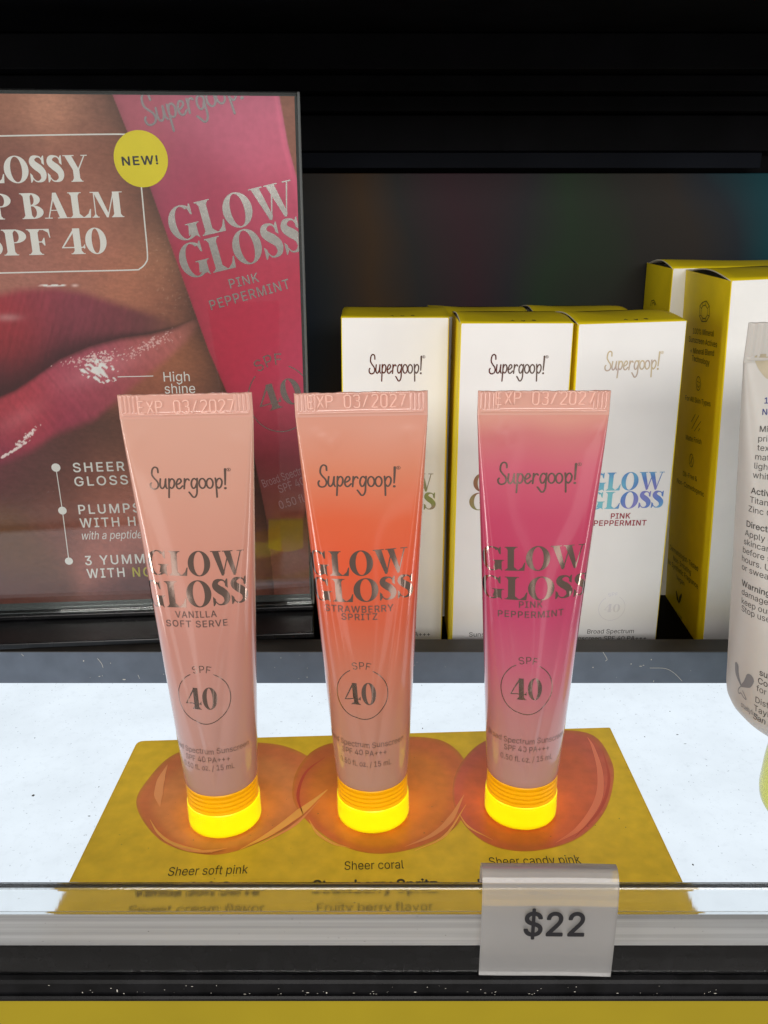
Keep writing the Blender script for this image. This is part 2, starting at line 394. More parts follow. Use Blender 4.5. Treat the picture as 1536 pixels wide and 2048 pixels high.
mat('foil', (.46, .33, .28), .12, metal=1., bump=(85, .8, .16))
mat('foil_fine', (.24, .16, .14), .28, metal=.8)
mat('foil_print', (.48, .45, .44), .26, metal=1., bump=(120, .6, .14))
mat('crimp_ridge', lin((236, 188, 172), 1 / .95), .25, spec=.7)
mat('card_yellow', (.80, .50, .03), .38, spec=.5, noise=(220, .10, 6), bump=(700, .10, .04))
def back_lit(name, tr):
    m = MATS[name]; n = m.node_tree; b = n.nodes['Principled BSDF']; t = n.nodes.new('ShaderNodeBsdfTranslucent'); x = n.nodes.new('ShaderNodeMixShader'); x.inputs[0].default_value = tr
    src = b.inputs['Base Color'].links[0].from_socket; n.links.new(src, t.inputs[0]); n.links.new(b.outputs[0], x.inputs[1]); n.links.new(t.outputs[0], x.inputs[2])
    n.links.new(x.outputs[0], n.nodes['Material Output'].inputs['Surface'])
back_lit('card_yellow', .33)          # thin card over a light panel
mat('cut_edge', (.55, .5, .3), .7)
mat('white_tube', (.51, .485, .45), .38, spec=.5, noise=(45, .07, 5), bump=(300, .08, .05), sss=(.15, 2.0))
mat('smudge', (.42, .36, .25), .5, noise=(160, .2, 4))
mat('fascia_yellow', (.36, .27, .006), .55, noise=(35, .06, 3), bump=(900, .1, .04))
mat('placard_print', rough=.36, attr='print', noise=(260, .08, 6))
mat('poster_print', rough=.5, attr='print', noise=(420, .06, 5))
mat('streak', (.62, .36, .16), .35)
# holographic letters: hue drifts across the foil
def holo(name, stops, scale, rot, metal=.75, strength=1.0):
    m = mat(name, rough=.25, metal=metal); n = m.node_tree; b = n.nodes['Principled BSDF']
    tc = n.nodes.new('ShaderNodeTexCoord'); mp = n.nodes.new('ShaderNodeMapping'); mp.inputs['Rotation'].default_value = (0, rot, 0); mp.inputs['Scale'].default_value = (scale,) * 3
    n.links.new(tc.outputs['Object'], mp.inputs['Vector'])
    wv = n.nodes.new('ShaderNodeTexNoise'); wv.inputs['Scale'].default_value = 1.0; wv.inputs['Detail'].default_value = 1; n.links.new(mp.outputs['Vector'], wv.inputs['Vector'])
    cr = n.nodes.new('ShaderNodeValToRGB'); els = cr.color_ramp.elements
    while len(els) < len(stops): els.new(.5)
    for i, c in enumerate(stops): els[i].position = .3 + .4 * i / (len(stops) - 1); els[i].color = (*c, 1)
    n.links.new(wv.outputs['Fac'], cr.inputs['Fac']); n.links.new(cr.outputs['Color'], b.inputs['Base Color'])
    return m
holo('holo_blue', [(.30, .75, .80), (.22, .60, .85), (.15, .30, .75), (.30, .30, .75)], 60, .6, .25)
holo('holo_green', [(.50, .46, .18), (.34, .42, .16), (.45, .38, .30), (.42, .42, .24)], 110, .6, .35)
holo('holo_amber', [(.30, .45, .20), (.42, .40, .18), (.40, .20, .12), (.35, .16, .16)], 90, .3, .35)
holo('holo_gold', [(.70, .52, .30), (.85, .72, .48), (.62, .48, .48)], 120, .6, .3)
holo('holo_pearl', [(.95, .93, .92), (.90, .88, .98)], 120, .6, .2)
# dark holographic wall film: hues drift along the wall
m = mat('holo_wall', rough=.5, spec=.12); n = m.node_tree; b = n.nodes['Principled BSDF']
tc = n.nodes.new('ShaderNodeTexCoord'); sx = n.nodes.new('ShaderNodeSeparateXYZ'); n.links.new(tc.outputs['Object'], sx.inputs[0])
mp = n.nodes.new('ShaderNodeMapping'); mp.inputs['Scale'].default_value = (14, 14, 11); n.links.new(tc.outputs['Object'], mp.inputs['Vector'])
ns = n.nodes.new('ShaderNodeTexNoise'); ns.inputs['Scale'].default_value = 1; ns.inputs['Detail'].default_value = 1.5; n.links.new(mp.outputs['Vector'], ns.inputs['Vector'])
ma = n.nodes.new('ShaderNodeMath'); ma.operation = 'MULTIPLY_ADD'; ma.inputs[1].default_value = 4.4; n.links.new(sx.outputs['X'], ma.inputs[0])
mb = n.nodes.new('ShaderNodeMath'); mb.operation = 'MULTIPLY_ADD'; mb.inputs[1].default_value = .34; mb.inputs[2].default_value = .06; n.links.new(ns.outputs['Fac'], mb.inputs[0]); n.links.new(mb.outputs[0], ma.inputs[2])
cr = n.nodes.new('ShaderNodeValToRGB'); els = cr.color_ramp.elements
cc = [(.0, (.006, .014, .026)), (.08, (.018, .020, .021)), (.17, (.044, .024, .011)), (.25, (.020, .019, .019)), (.34, (.032, .014, .020)), (.44, (.019, .018, .022)), (.52, (.016, .031, .017)), (.62, (.021, .020, .018)), (.74, (.024, .020, .018)), (.84, (.014, .019, .026)), (.93, (.003, .046, .060)), (1.0, (.002, .020, .075))]
while len(els) < len(cc): els.new(.5)
for i, (p_, c) in enumerate(cc): els[i].position = p_; els[i].color = (*[x * 1.05 for x in c], 1)
n.links.new(ma.outputs[0], cr.inputs['Fac']); n.links.new(cr.outputs['Color'], b.inputs['Base Color'])
# the light panel: an opal sheet lit from below, with dust and specks on it
m, n, out = nodes_mat('opal_light')
tc = n.nodes.new('ShaderNodeTexCoord')
def nz(scale, det, lo, hi, a, b_):
    t = n.nodes.new('ShaderNodeTexNoise'); t.inputs['Scale'].default_value = scale; t.inputs['Detail'].default_value = det; t.inputs['Roughness'].default_value = .65
    n.links.new(tc.outputs['Object'], t.inputs['Vector']); r = n.nodes.new('ShaderNodeMapRange'); r.clamp = True
    for k, v in (('From Min', lo), ('From Max', hi), ('To Min', a), ('To Max', b_)): r.inputs[k].default_value = v
    n.links.new(t.outputs['Fac'], r.inputs['Value']); return r.outputs['Result']
def mul(a, b_):
    x = n.nodes.new('ShaderNodeMath'); x.operation = 'MULTIPLY'; n.links.new(a, x.inputs[0]); n.links.new(b_, x.inputs[1]); return x.outputs[0]
speck = nz(900, 2, .66, .74, 1.0, .62); mott = nz(320, 5, .52, .76, 1.0, .93); broad = nz(35, 3, .35, .7, 1.03, .94)
st = mul(mul(speck, mott), broad)
em = n.nodes.new('ShaderNodeEmission'); em.inputs['Color'].default_value = (.745, .825, .895, 1)
sc_ = n.nodes.new('ShaderNodeMath'); sc_.operation = 'MULTIPLY'; sc_.inputs[1].default_value = 1.10; n.links.new(st, sc_.inputs[0])
n.links.new(sc_.outputs[0], em.inputs['Strength']); n.links.new(em.outputs[0], out.inputs['Surface'])
mat('cap_glow', (0, 0, 0), emit=(1.0, .93, .75), estr=4.3)  # added glow hidden under the yellow caps, stronger than the panel
# cap plastic: thin, translucent, glossy
def translucent(name, color, tr, rough=.3, gloss=.04):
    m, n, out = nodes_mat(name)
    d = n.nodes.new('ShaderNodeBsdfDiffuse'); d.inputs[0].default_value = (*color, 1)
    t = n.nodes.new('ShaderNodeBsdfTranslucent'); t.inputs[0].default_value = (*color, 1)
    x = n.nodes.new('ShaderNodeMixShader'); x.inputs[0].default_value = tr; n.links.new(d.outputs[0], x.inputs[1]); n.links.new(t.outputs[0], x.inputs[2])
    g = n.nodes.new('ShaderNodeBsdfGlossy'); g.inputs['Roughness'].default_value = rough
    fr = n.nodes.new('ShaderNodeFresnel'); fr.inputs[0].default_value = 1.45
    y = n.nodes.new('ShaderNodeMixShader'); n.links.new(fr.outputs[0], y.inputs[0]); n.links.new(x.outputs[0], y.inputs[1]); n.links.new(g.outputs[0], y.inputs[2])
    n.links.new(y.outputs[0], out.inputs['Surface']); return m
translucent('cap_yellow', (.98, .86, .004), .62)
translucent('cap_yellow_dim', (.95, .47, .002), .36)  # same cap plastic, weaker glow higher up put into a darker colour
translucent('cap_lime', (.72, .72, .10), .55)
def clear(name, color, alpha=.0, rough=.03, ior=1.49, haze=(.8, .8, .8)):
    """thin clear plastic: lets light straight through, mirrors at glancing angles; alpha = milky share"""
    m, n, out = nodes_mat(name)
    t = n.nodes.new('ShaderNodeBsdfTransparent'); t.inputs[0].default_value = (*color, 1)
    g = n.nodes.new('ShaderNodeBsdfGlossy'); g.inputs['Roughness'].default_value = rough
    fr = n.nodes.new('ShaderNodeFresnel'); fr.inputs[0].default_value = ior
    base = t
    if alpha:
        d = n.nodes.new('ShaderNodeBsdfDiffuse'); d.inputs[0].default_value = (*haze, 1); l = n.nodes.new('ShaderNodeBsdfTranslucent'); l.inputs[0].default_value = (*haze, 1)
        dl = n.nodes.new('ShaderNodeMixShader'); dl.inputs[0].default_value = .55; n.links.new(d.outputs[0], dl.inputs[1]); n.links.new(l.outputs[0], dl.inputs[2])
        base = n.nodes.new('ShaderNodeMixShader'); base.inputs[0].default_value = alpha; n.links.new(t.outputs[0], base.inputs[1]); n.links.new(dl.outputs[0], base.inputs[2])
    y = n.nodes.new('ShaderNodeMixShader'); n.links.new(fr.outputs[0], y.inputs[0]); n.links.new(base.outputs[0], y.inputs[1]); n.links.new(g.outputs[0], y.inputs[2])
    n.links.new(y.outputs[0], out.inputs['Surface']); return m
clear('acrylic', (.97, .98, .97)); clear('acrylic_edge', (.75, .80, .80), .30, .1, haze=(.48, .52, .53))
clear('side_clear', (.85, .88, .88), .35, .1, haze=(.62, .66, .66))
clear('frosted', (.97, .96, .96), .28, .3, haze=(.94, .93, .92))
clear('haze_strip', (.97, .97, .97), .50, .25, haze=(.95, .97, .98))  # milky colour for the white reflections inside the clear rail
n = MATS['haze_strip'].node_tree; tc = n.nodes.new('ShaderNodeTexCoord'); mp = n.nodes.new('ShaderNodeMapping'); mp.inputs['Scale'].default_value = (3, 60, 520)
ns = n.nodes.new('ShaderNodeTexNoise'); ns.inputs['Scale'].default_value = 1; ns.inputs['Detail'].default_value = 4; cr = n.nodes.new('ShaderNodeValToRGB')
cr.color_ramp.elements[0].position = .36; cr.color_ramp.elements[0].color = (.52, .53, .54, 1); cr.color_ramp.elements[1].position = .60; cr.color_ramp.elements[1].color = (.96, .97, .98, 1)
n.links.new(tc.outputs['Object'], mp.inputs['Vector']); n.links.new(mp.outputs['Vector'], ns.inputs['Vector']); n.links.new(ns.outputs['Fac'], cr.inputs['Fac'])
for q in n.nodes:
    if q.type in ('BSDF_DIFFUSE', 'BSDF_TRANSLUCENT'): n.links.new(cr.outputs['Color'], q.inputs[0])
m = mat('rail_glass', (.97, .98, .98), .11, trans=1.0, ior=1.47, bump=(90, .28, .12))
# stretch the rail's relief into the fine vertical lines of drawn plastic
n = m.node_tree; tx = [q for q in n.nodes if q.type == 'TEX_NOISE'][0]; mp = n.nodes.new('ShaderNodeMapping'); mp.inputs['Scale'].default_value = (9, .4, .4)
tcn = [q for q in n.nodes if q.type == 'TEX_COORD'][0]; n.links.new(tcn.outputs['Object'], mp.inputs['Vector']); n.links.new(mp.outputs['Vector'], tx.inputs['Vector'])

# ------------------------------------------------------------------ the setting
mk('light_panel', [(-420, 150.5, 0), (420, 150.5, 0), (420, 266.5, 0), (-420, 266.5, 0)], [(0, 1, 2, 3)], MATS['opal_light'])['kind'] = 'structure'
box('riser', -420, 420, 266.5, 274.6, -6, 12.2, MATS['riser_grey'], bev=.4)
rs = bpy.data.objects['riser']; rs['kind'] = 'structure'
mk('riser_cover', [(-420, 266.45, 12.25), (420, 266.45, 12.25), (420, 274.7, 12.6), (-420, 274.7, 12.6), (-420, 266.45, 12.0), (420, 266.45, 12.0)], [(0, 1, 2, 3), (4, 5, 1, 0)], MATS['lip_top'])['kind'] = 'structure'
box('shelf_floor', -420, 420, 274.7, 378, -4, -.05, MATS['black_metal'])['kind'] = 'structure'
box('back_wall', -420, 420, 374, 380, -4, 167.2, MATS['holo_wall'], bev=.3)['kind'] = 'structure'
up = thing('upper_shelf', (0, 370, 168), label='black metal shelf above the display with stepped rails under its back edge', cat='shelf')
box('shelf_back', -420, 420, 6, 12, -1, 44, MATS['black_metal'], up)
mat('film_edge', (.005, .006, .009), .6, spec=.04, noise=(12, .5, 2))
box('film_strip', -420, 146, -3.5, -1.2, .8, 6.4, MATS['film_edge'], up, .2)
for i, (y0, z0, z1) in enumerate([(-1, 6.8, 20), (-8, 20.5, 26), (-16, 26.5, 32), (-26, 32.5, 44)]):
    box('rail', -420, 420, y0, 5.6, z0, z1, MATS['black_metal'], up, .5)
box('shelf_plate', -420, 420, -155, 12, 44.5, 62, MATS['black_metal'], up, .8)
for px in (918, 1012):
    q = Frame((0, 369, 0)).hit(px, 290)
    v, f = union(disc(q[0], q[1] - 168, 1.5 if px < 1000 else 2.2, 16))
    o = mk('screw', [(p[0], -1.35, p[1]) for p in v], f, MATS['black_metal'], up)

# ------------------------------------------------------------------ placard with its three swatches
pc = thing('placard', (0, 205, 0), label='yellow printed card with three gloss swatches, lying under the three standing tubes', cat='placard')
def fl(px, py): return on_floor(px, py, .6)[:2] - [0, 205]
TUBES = [dict(x=-42.8, y=196.7, top=-45.2), dict(x=-2.9, y=198.6, top=-5.3), dict(x=37.2, y=199.9, top=36.9)]
HOLE = 8.7
def circle(cx, cy, r, n=40): return [np.array([cx + r * math.cos(a), cy + r * math.sin(a)]) for a in np.linspace(0, 2 * math.pi, n, endpoint=False)]
c1, c2, c3, c4 = fl(77, 1890), fl(1425, 1890), fl(1220, 1455), fl(275, 1482)
def rounded(pts, r, n=5):
    out = []
    for i, p in enumerate(pts):
        a, b_ = pts[i - 1] - p, pts[(i + 1) % len(pts)] - p; a = a / np.linalg.norm(a); b_ = b_ / np.linalg.norm(b_)
        rr = r[i]
        for t in np.linspace(0, 1, n): out.append(p + a * rr * (1 - t) ** 2 + b_ * rr * t ** 2)
    return out
outer = rounded([c1, c2, c3, c4], [.5, .5, .6, 2.2])
holes = [circle(t['x'], t['y'] - 205, HOLE) for t in TUBES]
def slab(name, loops, z0, z1, m, medge, parent):
    tri = tessellate_polygon([[Vector((p[0], p[1], 0)) for p in L] for L in loops])
    pts = [p for L in loops for p in L]; n = len(pts)
    v = [(p[0], p[1], z1) for p in pts] + [(p[0], p[1], z0) for p in pts]; f = []; fm = []
    for t in tri:
        a = np.cross(np.append(pts[t[1]] - pts[t[0]], 0), np.append(pts[t[2]] - pts[t[0]], 0))[2]
        t = t if a > 0 else t[::-1]
        f.append(tuple(t)); fm.append(0)
    k = 0
    for L in loops:
        for i in range(len(L)): j = (i + 1) % len(L); f.append((k + i, k + n + i, k + n + j, k + j)); fm.append(1)
        k += len(L)
    return mk(name, v, f, [m, medge], parent, fm=fm)
slab('card', [outer] + holes, .12, .6, MATS['card_yellow'], MATS['cut_edge'], pc)
for t in TUBES:                               # glowing disc added under each cap to light it from inside
    v, f = union(disc(t['x'], t['y'] - 205, 8.4, 32)); mk('cap_glow_disc', [(p[0], p[1], .06) for p in v], f, MATS['cap_glow'], pc)
def swatch(i, outline_px, base, rim, core):
    t = TUBES[i]; c = np.array([t['x'], t['y'] - 205])
    ol = catmull([fl(*p) for p in outline_px], 10, True)
    ang = np.arctan2(ol[:, 1] - c[1], ol[:, 0] - c[0]); rad = np.linalg.norm(ol - c, axis=1); o = np.argsort(ang); ang, rad = ang[o], rad[o]
    th = np.linspace(-math.pi, math.pi, 120, endpoint=False); rr = np.interp(th, ang, rad, period=2 * math.pi)
    ks = np.linspace(0, 1, 26); V, C, F = [], [], []
    for j, k in enumerate(ks):
        q = HOLE + .02 + (rr - HOLE - .02) * k
        V.append(np.stack([c[0] + q * np.cos(th), c[1] + q * np.sin(th), np.full(len(th), .63 + .03 * i)], 1))
        e = np.clip((k - .62) / .2, 0, 1) * np.clip((1.03 - k) / .06, .75, 1); s = np.clip(1 - k / .45, 0, 1)
        col = (1 - e) * ((1 - s) * np.array(base) + s * np.array(core)) + e * np.array(rim)
        gold = lin((196, 150, 24), K) * .8; mixg = .18 + .30 * np.clip((k - .93) / .07, 0, 1); col = col * (1 - mixg) + gold * mixg
        lob = 1 + .07 * np.sin(2 * th + i) + .05 * np.sin(5 * th)
        C.append(col[None, :] * lob[:, None])
    n = len(th)
    for j in range(len(ks) - 1):
        for a in range(n): F.append((j * n + a, j * n + (a + 1) % n, (j + 1) * n + (a + 1) % n, (j + 1) * n + a)[::-1])
    sw = mk('swatch', np.vstack(V), F, MATS['placard_print'], pc, cols=np.vstack(C))
    return sw
K = 1 / .72
s1 = swatch(0, [(273, 1612), (295, 1560), (350, 1508), (440, 1487), (560, 1490), (640, 1530), (655, 1575), (620, 1625), (560, 1665), (470, 1703), (400, 1708), (320, 1680)], lin((214, 132, 84), K), lin((206, 112, 76), K), lin((226, 132, 56), K))
s2 = swatch(1, [(585, 1590), (600, 1530), (650, 1490), (760, 1475), (880, 1480), (935, 1530), (938, 1590), (915, 1650), (850, 1690), (760, 1708), (680, 1690), (612, 1640)], lin((216, 122, 58), K), lin((208, 104, 68), K), lin((228, 124, 36), K))
s3 = swatch(2, [(905, 1590), (920, 1530), (975, 1480), (1080, 1462), (1180, 1468), (1222, 1520), (1226, 1570), (1205, 1630), (1150, 1680), (1060, 1703), (980, 1690), (925, 1645)], lin((208, 88, 64), K), lin((202, 84, 78), K), lin((224, 98, 48), K))
def streak(parent, pts, wd, m, z=.73):
    v, f = union(ribbon(catmull([fl(*p) for p in pts], 6), wd, caps=False)); f = flip_faces(v, f)
    return mk('gloss_streak', [(p[0], p[1], z) for p in v], f, m, parent)
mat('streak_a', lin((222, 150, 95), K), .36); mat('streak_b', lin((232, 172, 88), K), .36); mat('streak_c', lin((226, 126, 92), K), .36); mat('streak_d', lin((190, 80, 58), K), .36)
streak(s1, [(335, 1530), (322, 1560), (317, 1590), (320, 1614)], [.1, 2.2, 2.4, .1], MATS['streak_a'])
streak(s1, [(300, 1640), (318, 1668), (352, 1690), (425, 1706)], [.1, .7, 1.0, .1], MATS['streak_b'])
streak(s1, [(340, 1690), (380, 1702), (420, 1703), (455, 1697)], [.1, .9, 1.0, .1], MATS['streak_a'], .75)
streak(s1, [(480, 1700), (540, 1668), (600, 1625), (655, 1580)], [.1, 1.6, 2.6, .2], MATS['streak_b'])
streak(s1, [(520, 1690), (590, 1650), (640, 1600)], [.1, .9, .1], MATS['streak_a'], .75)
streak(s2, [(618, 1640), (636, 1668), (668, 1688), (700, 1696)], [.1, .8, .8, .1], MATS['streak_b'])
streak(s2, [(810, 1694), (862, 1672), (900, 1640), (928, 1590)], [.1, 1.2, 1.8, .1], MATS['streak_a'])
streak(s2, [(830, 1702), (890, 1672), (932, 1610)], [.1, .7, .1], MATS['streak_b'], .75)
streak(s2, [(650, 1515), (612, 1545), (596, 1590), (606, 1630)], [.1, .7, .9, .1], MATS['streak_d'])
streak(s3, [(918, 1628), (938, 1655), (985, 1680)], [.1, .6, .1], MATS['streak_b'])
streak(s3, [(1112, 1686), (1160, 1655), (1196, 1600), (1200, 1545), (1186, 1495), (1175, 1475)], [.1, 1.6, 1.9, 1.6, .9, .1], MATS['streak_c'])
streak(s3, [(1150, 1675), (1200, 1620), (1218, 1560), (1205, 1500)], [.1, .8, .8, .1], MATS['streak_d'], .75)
def card_text(name, txt, a, b, cap, m):
    A, B, C = fl(*a), fl(*b), fl(a[0], a[1] - cap); v, f = fit(txt, A, B, np.linalg.norm(C - A)); f = flip_faces(v, f)
    return mk(name, [(p[0], p[1], .78) for p in v], f, m, pc)
card_text('caption', sans('Sheer soft pink', .002), (335, 1753), (495, 1748), 17, MATS['ink_black'])
card_text('caption', sans('Sheer coral', .002), (689, 1741), (808, 1738), 17, MATS['ink_black'])
card_text('caption', sans('Sheer candy pink', .002), (980, 1733), (1163, 1728), 17, MATS['ink_black'])
card_text('caption', sans('Vanilla Soft Serve', .022), (268, 1788), (520, 1785), 20, MATS['ink_black'])
card_text('caption', sans('Strawberry Spritz', .022), (624, 1782), (876, 1779), 20, MATS['ink_black'])
card_text('caption', sans('Pink Peppermint', .022), (958, 1780), (1196, 1776), 20, MATS['ink_black'])
card_text('caption', sans('Sweet cream flavor', .002), (256, 1824), (530, 1819), 17, MATS['ink_black'])
card_text('caption', sans('Fruity berry flavor', .002), (634, 1819), (866, 1816), 17, MATS['ink_black'])

# ------------------------------------------------------------------ the tubes
class Tube:
    """a tube that runs from a round neck to a flat crimped seam (developable, so its girth is the same all the way)"""
    def __init__(s, frame, r, L0, zb, zt, at, ztop, dents=0.12, seed=0, twist=0.):
        s.f, s.r, s.L0, s.zb, s.zt, s.at, s.ztop, s.d, s.seed, s.tw = frame, r, L0, zb, zt, at, ztop, dents, seed, twist
        s.bumps = []; s.sw = 1.05
    def RL(s, z):
        t = np.clip((np.asarray(z, float) - s.zb) / (s.zt - s.zb), 0, 1)
        return s.r * (1 - t) + .45 * t, s.L0 * (1 - t) + s.at * t
    def swell(s, u, z, L):
        t = np.clip((z - s.zb) / (s.zt - s.zb), 0, 1)
        return s.sw * np.sin(math.pi * t ** .8) ** 1.2 * np.clip(1 - (u / np.maximum(L, 1e-3)) ** 2, 0, 1)
    def surf(s, u, z, off=0.):
        u, z = np.broadcast_arrays(np.asarray(u, float), np.asarray(z, float)); Rr, L = s.RL(z)
        a = np.clip((np.abs(u) - L) / Rr, 0, None); sg = np.sign(u)
        x = np.where(np.abs(u) <= L, u, sg * (L + (Rr + off) * np.sin(a))); y = np.where(np.abs(u) <= L, -(Rr + off), -(Rr + off) * np.cos(a))
        y = y - s.swell(u, z, L)
        fade = np.clip((z - s.zb) / 12, 0, 1) * np.clip((s.zt - z) / 6, 0, 1) * np.clip(np.cos(a), 0, 1)
        k = s.seed
        y = y + s.d * fade * (np.sin(.21 * u + .13 * z + k) + .6 * np.sin(-.33 * u + .09 * z + 2 * k) + .5 * np.sin(.16 * z + 1.7 * k))
        for (bu, bz, su, sz, ang, amp) in s.bumps:
            c, q = math.cos(ang), math.sin(ang); du, dz = u - bu, z - bz; e, n_ = (du * c + dz * q) / su, (-du * q + dz * c) / sz
            y = y - amp * np.exp(-e * e - n_ * n_) * np.clip(np.cos(a), 0, 1)
        return np.stack([x, y, z], -1)
    def normal(s, u, z):
        e = .05; A = s.surf(u + e, z) - s.surf(u - e, z); B = s.surf(u, z + e) - s.surf(u, z - e)
        n = np.cross(A, B); return n / (np.linalg.norm(n, axis=-1)[..., None] + 1e-12)
    def hit(s, px, py):
        o, d = s.f.local_ray(px, py); y0 = -s.r
        for _ in range(40):
            p = o + d * ((y0 - o[1]) / d[1]); Rr, L = s.RL(p[2]); x = p[0]
            q = min(max((abs(x) - L) / Rr, 0), .97); y0 = .5 * y0 + .5 * (-Rr * math.sqrt(1 - q * q) - float(s.swell(x, p[2], L)))
        return np.array([math.copysign(min(abs(x), L) + Rr * math.asin(q), x), p[2]])
    def body(s, name, m, parent, colf, shoulder=None, nu=72, nz=70):
        Rt = 2 * s.r * math.pi / 2 + 2 * s.L0      # half girth
        V, C = [], []
        zs = list(s.zb + (s.zt - s.zb) * np.linspace(0, 1, nz) ** .97)
        rows = []
        for z in zs:
            Rr, L = s.RL(z); h = float(L + Rr * math.pi / 2)
            us = np.concatenate([np.linspace(-h, h, nu)])
            fr = s.surf(us, np.full(nu, z)); bk = s.surf(us[::-1], np.full(nu, z)); bk[:, 1] *= -1
            rows.append(np.vstack([fr, bk[1:-1]]))
        if shoulder:                               # lower rows pulled in toward the neck
            lo = []
            for (zz, k) in shoulder:
                q = rows[0].copy(); q[:, 0] *= k; q[:, 1] *= (k if k < .9 else k); q[:, 2] = zz; lo.append(q)
            rows = lo + rows
        N = len(rows[0]); V = np.vstack(rows); F = []
        for j in range(len(rows) - 1):
            for a in range(N): F.append((j * N + a, j * N + (a + 1) % N, (j + 1) * N + (a + 1) % N, (j + 1) * N + a))
        F.append(tuple(range(N))[::-1])
        C = colf(V)
        return mk(name, V, F, m, parent, smooth=True, cols=C)
    def crimp(s, name, m, parent, col, ribs, z0=None):
        """flattened seam: pressed ribs at both ends, a raised rule along its foot, closed all round"""
        z0 = s.zt if z0 is None else z0; h = s.at + .45
        us = np.linspace(-h, h, 260); zs = np.concatenate([np.linspace(z0, z0 + 1.6, 13), np.linspace(z0 + 1.75, s.ztop - .35, 18), [s.ztop - .15, s.ztop - .04, s.ztop]])
        U, Z = np.meshgrid(us, zs); dep = np.full(U.shape, .45)
        rise = np.exp(-((Z - z0 - .95) / .26) ** 2) * .26 * np.clip((h - .7 - np.abs(U)) / .3, 0, 1); dep += rise
        vb = np.clip((Z - z0 - 1.3) / .3, 0, 1) * np.clip((s.ztop - .2 - Z) / .2, 0, 1)
        for (ru, rw) in ribs: dep += vb * .30 * np.exp(-((U - ru) / rw) ** 2)
        inner = np.clip((h * .985 - np.abs(U)) / .1, 0, 1); dep -= .06 * vb
        edge = np.clip((s.ztop - Z) / .16, .0, 1) ** .5 * np.clip((h - np.abs(U)) / .2, 0, 1) ** .5
        dep *= np.clip(edge, .12, 1)
        wob = .10 * np.sin(U * .35 + s.seed) * np.clip((Z - z0) / 3, 0, 1)
        Zt = Z + np.where(Z > s.ztop - .3, .05 * np.sin(U * .9 + s.seed * 3) + .04 * np.sin(U * 2.3), 0)
        fr = np.stack([U, wob - dep, Zt], -1).reshape(-1, 3); bk = np.stack([U, wob + dep * .9 + .02, Zt], -1).reshape(-1, 3)
        nu, nzz = len(us), len(zs); V = np.vstack([fr, bk]); F = []; o = nu * nzz
        for j in range(nzz - 1):
            for i in range(nu - 1):
                a = j * nu + i; F.append((a, a + 1, a + nu + 1, a + nu)); F.append((o + a, o + a + nu, o + a + nu + 1, o + a + 1))
            for i in (0, nu - 1):
                a = j * nu + i; q = (a, a + nu, o + a + nu, o + a); F.append(q if i == 0 else q[::-1])
        for i in range(nu - 1): a = (nzz - 1) * nu + i; F.append((a, a + 1, o + a + 1, o + a))
        return mk(name, V, F, m, parent, smooth=True, cols=np.tile(col, (len(V), 1)))
    def lay(s, name, vf, m, parent, off=.035):
        v, f = clip2d(vf, step=.55); f = flip_faces(v, f)
        P = s.surf(v[:, 0], v[:, 1], off); nrm = s.normal(v[:, 0], v[:, 1])
        return mk(name, P, f, m, parent, smooth=True, normals=nrm)
    def text(s, name, txt, a, b, cap, m, parent, unit=1.0):
        A, B, C = s.hit(*a), s.hit(*b), s.hit(a[0], a[1] - cap); e = (B - A) / np.linalg.norm(B - A)
        return s.lay(name, fit(txt, A, B, abs(np.dot(C - A, np.array([-e[1], e[0]]))), unit), m, parent)
def emboss(T, name, s, a, b, cap, m, parent, wd=.42):
    """raised stamped characters on the seam: half-round strokes"""
    A, B = np.array([T.f.hit(*a)[0], T.f.hit(*a)[1]]), np.array([T.f.hit(*b)[0], T.f.hit(*b)[1]])
    C = T.f.hit(a[0], a[1] - cap); h = C[1] - A[1]; adv = .80; x = 0; strokes = []
    for ch in s:
        for q in STROKES.get(ch, []): strokes.append([(px + x, py) for px, py in q])
        x += adv if ch != ' ' else adv * 1.0
    xs = [p[0] for q in strokes for p in q]; k = (B[0] - A[0]) / (max(xs) - min(xs)); V, F = [], []
    for q in strokes:
        P = []
        for i in range(len(q) - 1): P += [np.array(q[i]) + (np.array(q[i + 1]) - np.array(q[i])) * t for t in np.linspace(0, 1, 5)[:-1]]
        P.append(np.array(q[-1])); P = np.array(P); P = np.stack([A[0] + (P[:, 0] - min(xs)) * k, A[1] + P[:, 1] * h], 1)
        Tn = np.gradient(P, axis=0); Tn /= np.linalg.norm(Tn, axis=1)[:, None] + 1e-9; N = np.stack([-Tn[:, 1], Tn[:, 0]], 1)
        base = len(V); prof = [(-1, 0), (-.75, .66), (-.3, .95), (.3, .95), (.75, .66), (1, 0)]
        for p, nn in zip(P, N):
            for (o_, hh) in prof: u = p + nn * o_ * wd / 2; V.append((u[0], -.36 - hh * .42, u[1]))
        m_ = len(prof)
        for i in range(len(P) - 1):
            for j in range(m_ - 1): F.append((base + i * m_ + j, base + i * m_ + j + 1, base + (i + 1) * m_ + j + 1, base + (i + 1) * m_ + j))
        F.append(tuple(base + j for j in range(m_))); F.append(tuple(base + (len(P) - 1) * m_ + j for j in range(m_))[::-1])
    return fix_normals(mk(name, V, F, m, parent, smooth=True))
def lathe(name, prof, m, parent, n=72, smooth=True, cx=0, cy=0):
    V, F = [], []
    for (r, z) in prof:
        for a in np.linspace(0, 2 * math.pi, n, endpoint=False): V.append((cx + r * math.cos(a), cy + r * math.sin(a), z))
    for j in range(len(prof) - 1):
        for a in range(n): F.append((j * n + a, j * n + (a + 1) % n, (j + 1) * n + (a + 1) % n, (j + 1) * n + a))
    return mk(name, V, F, m, parent, smooth=smooth)

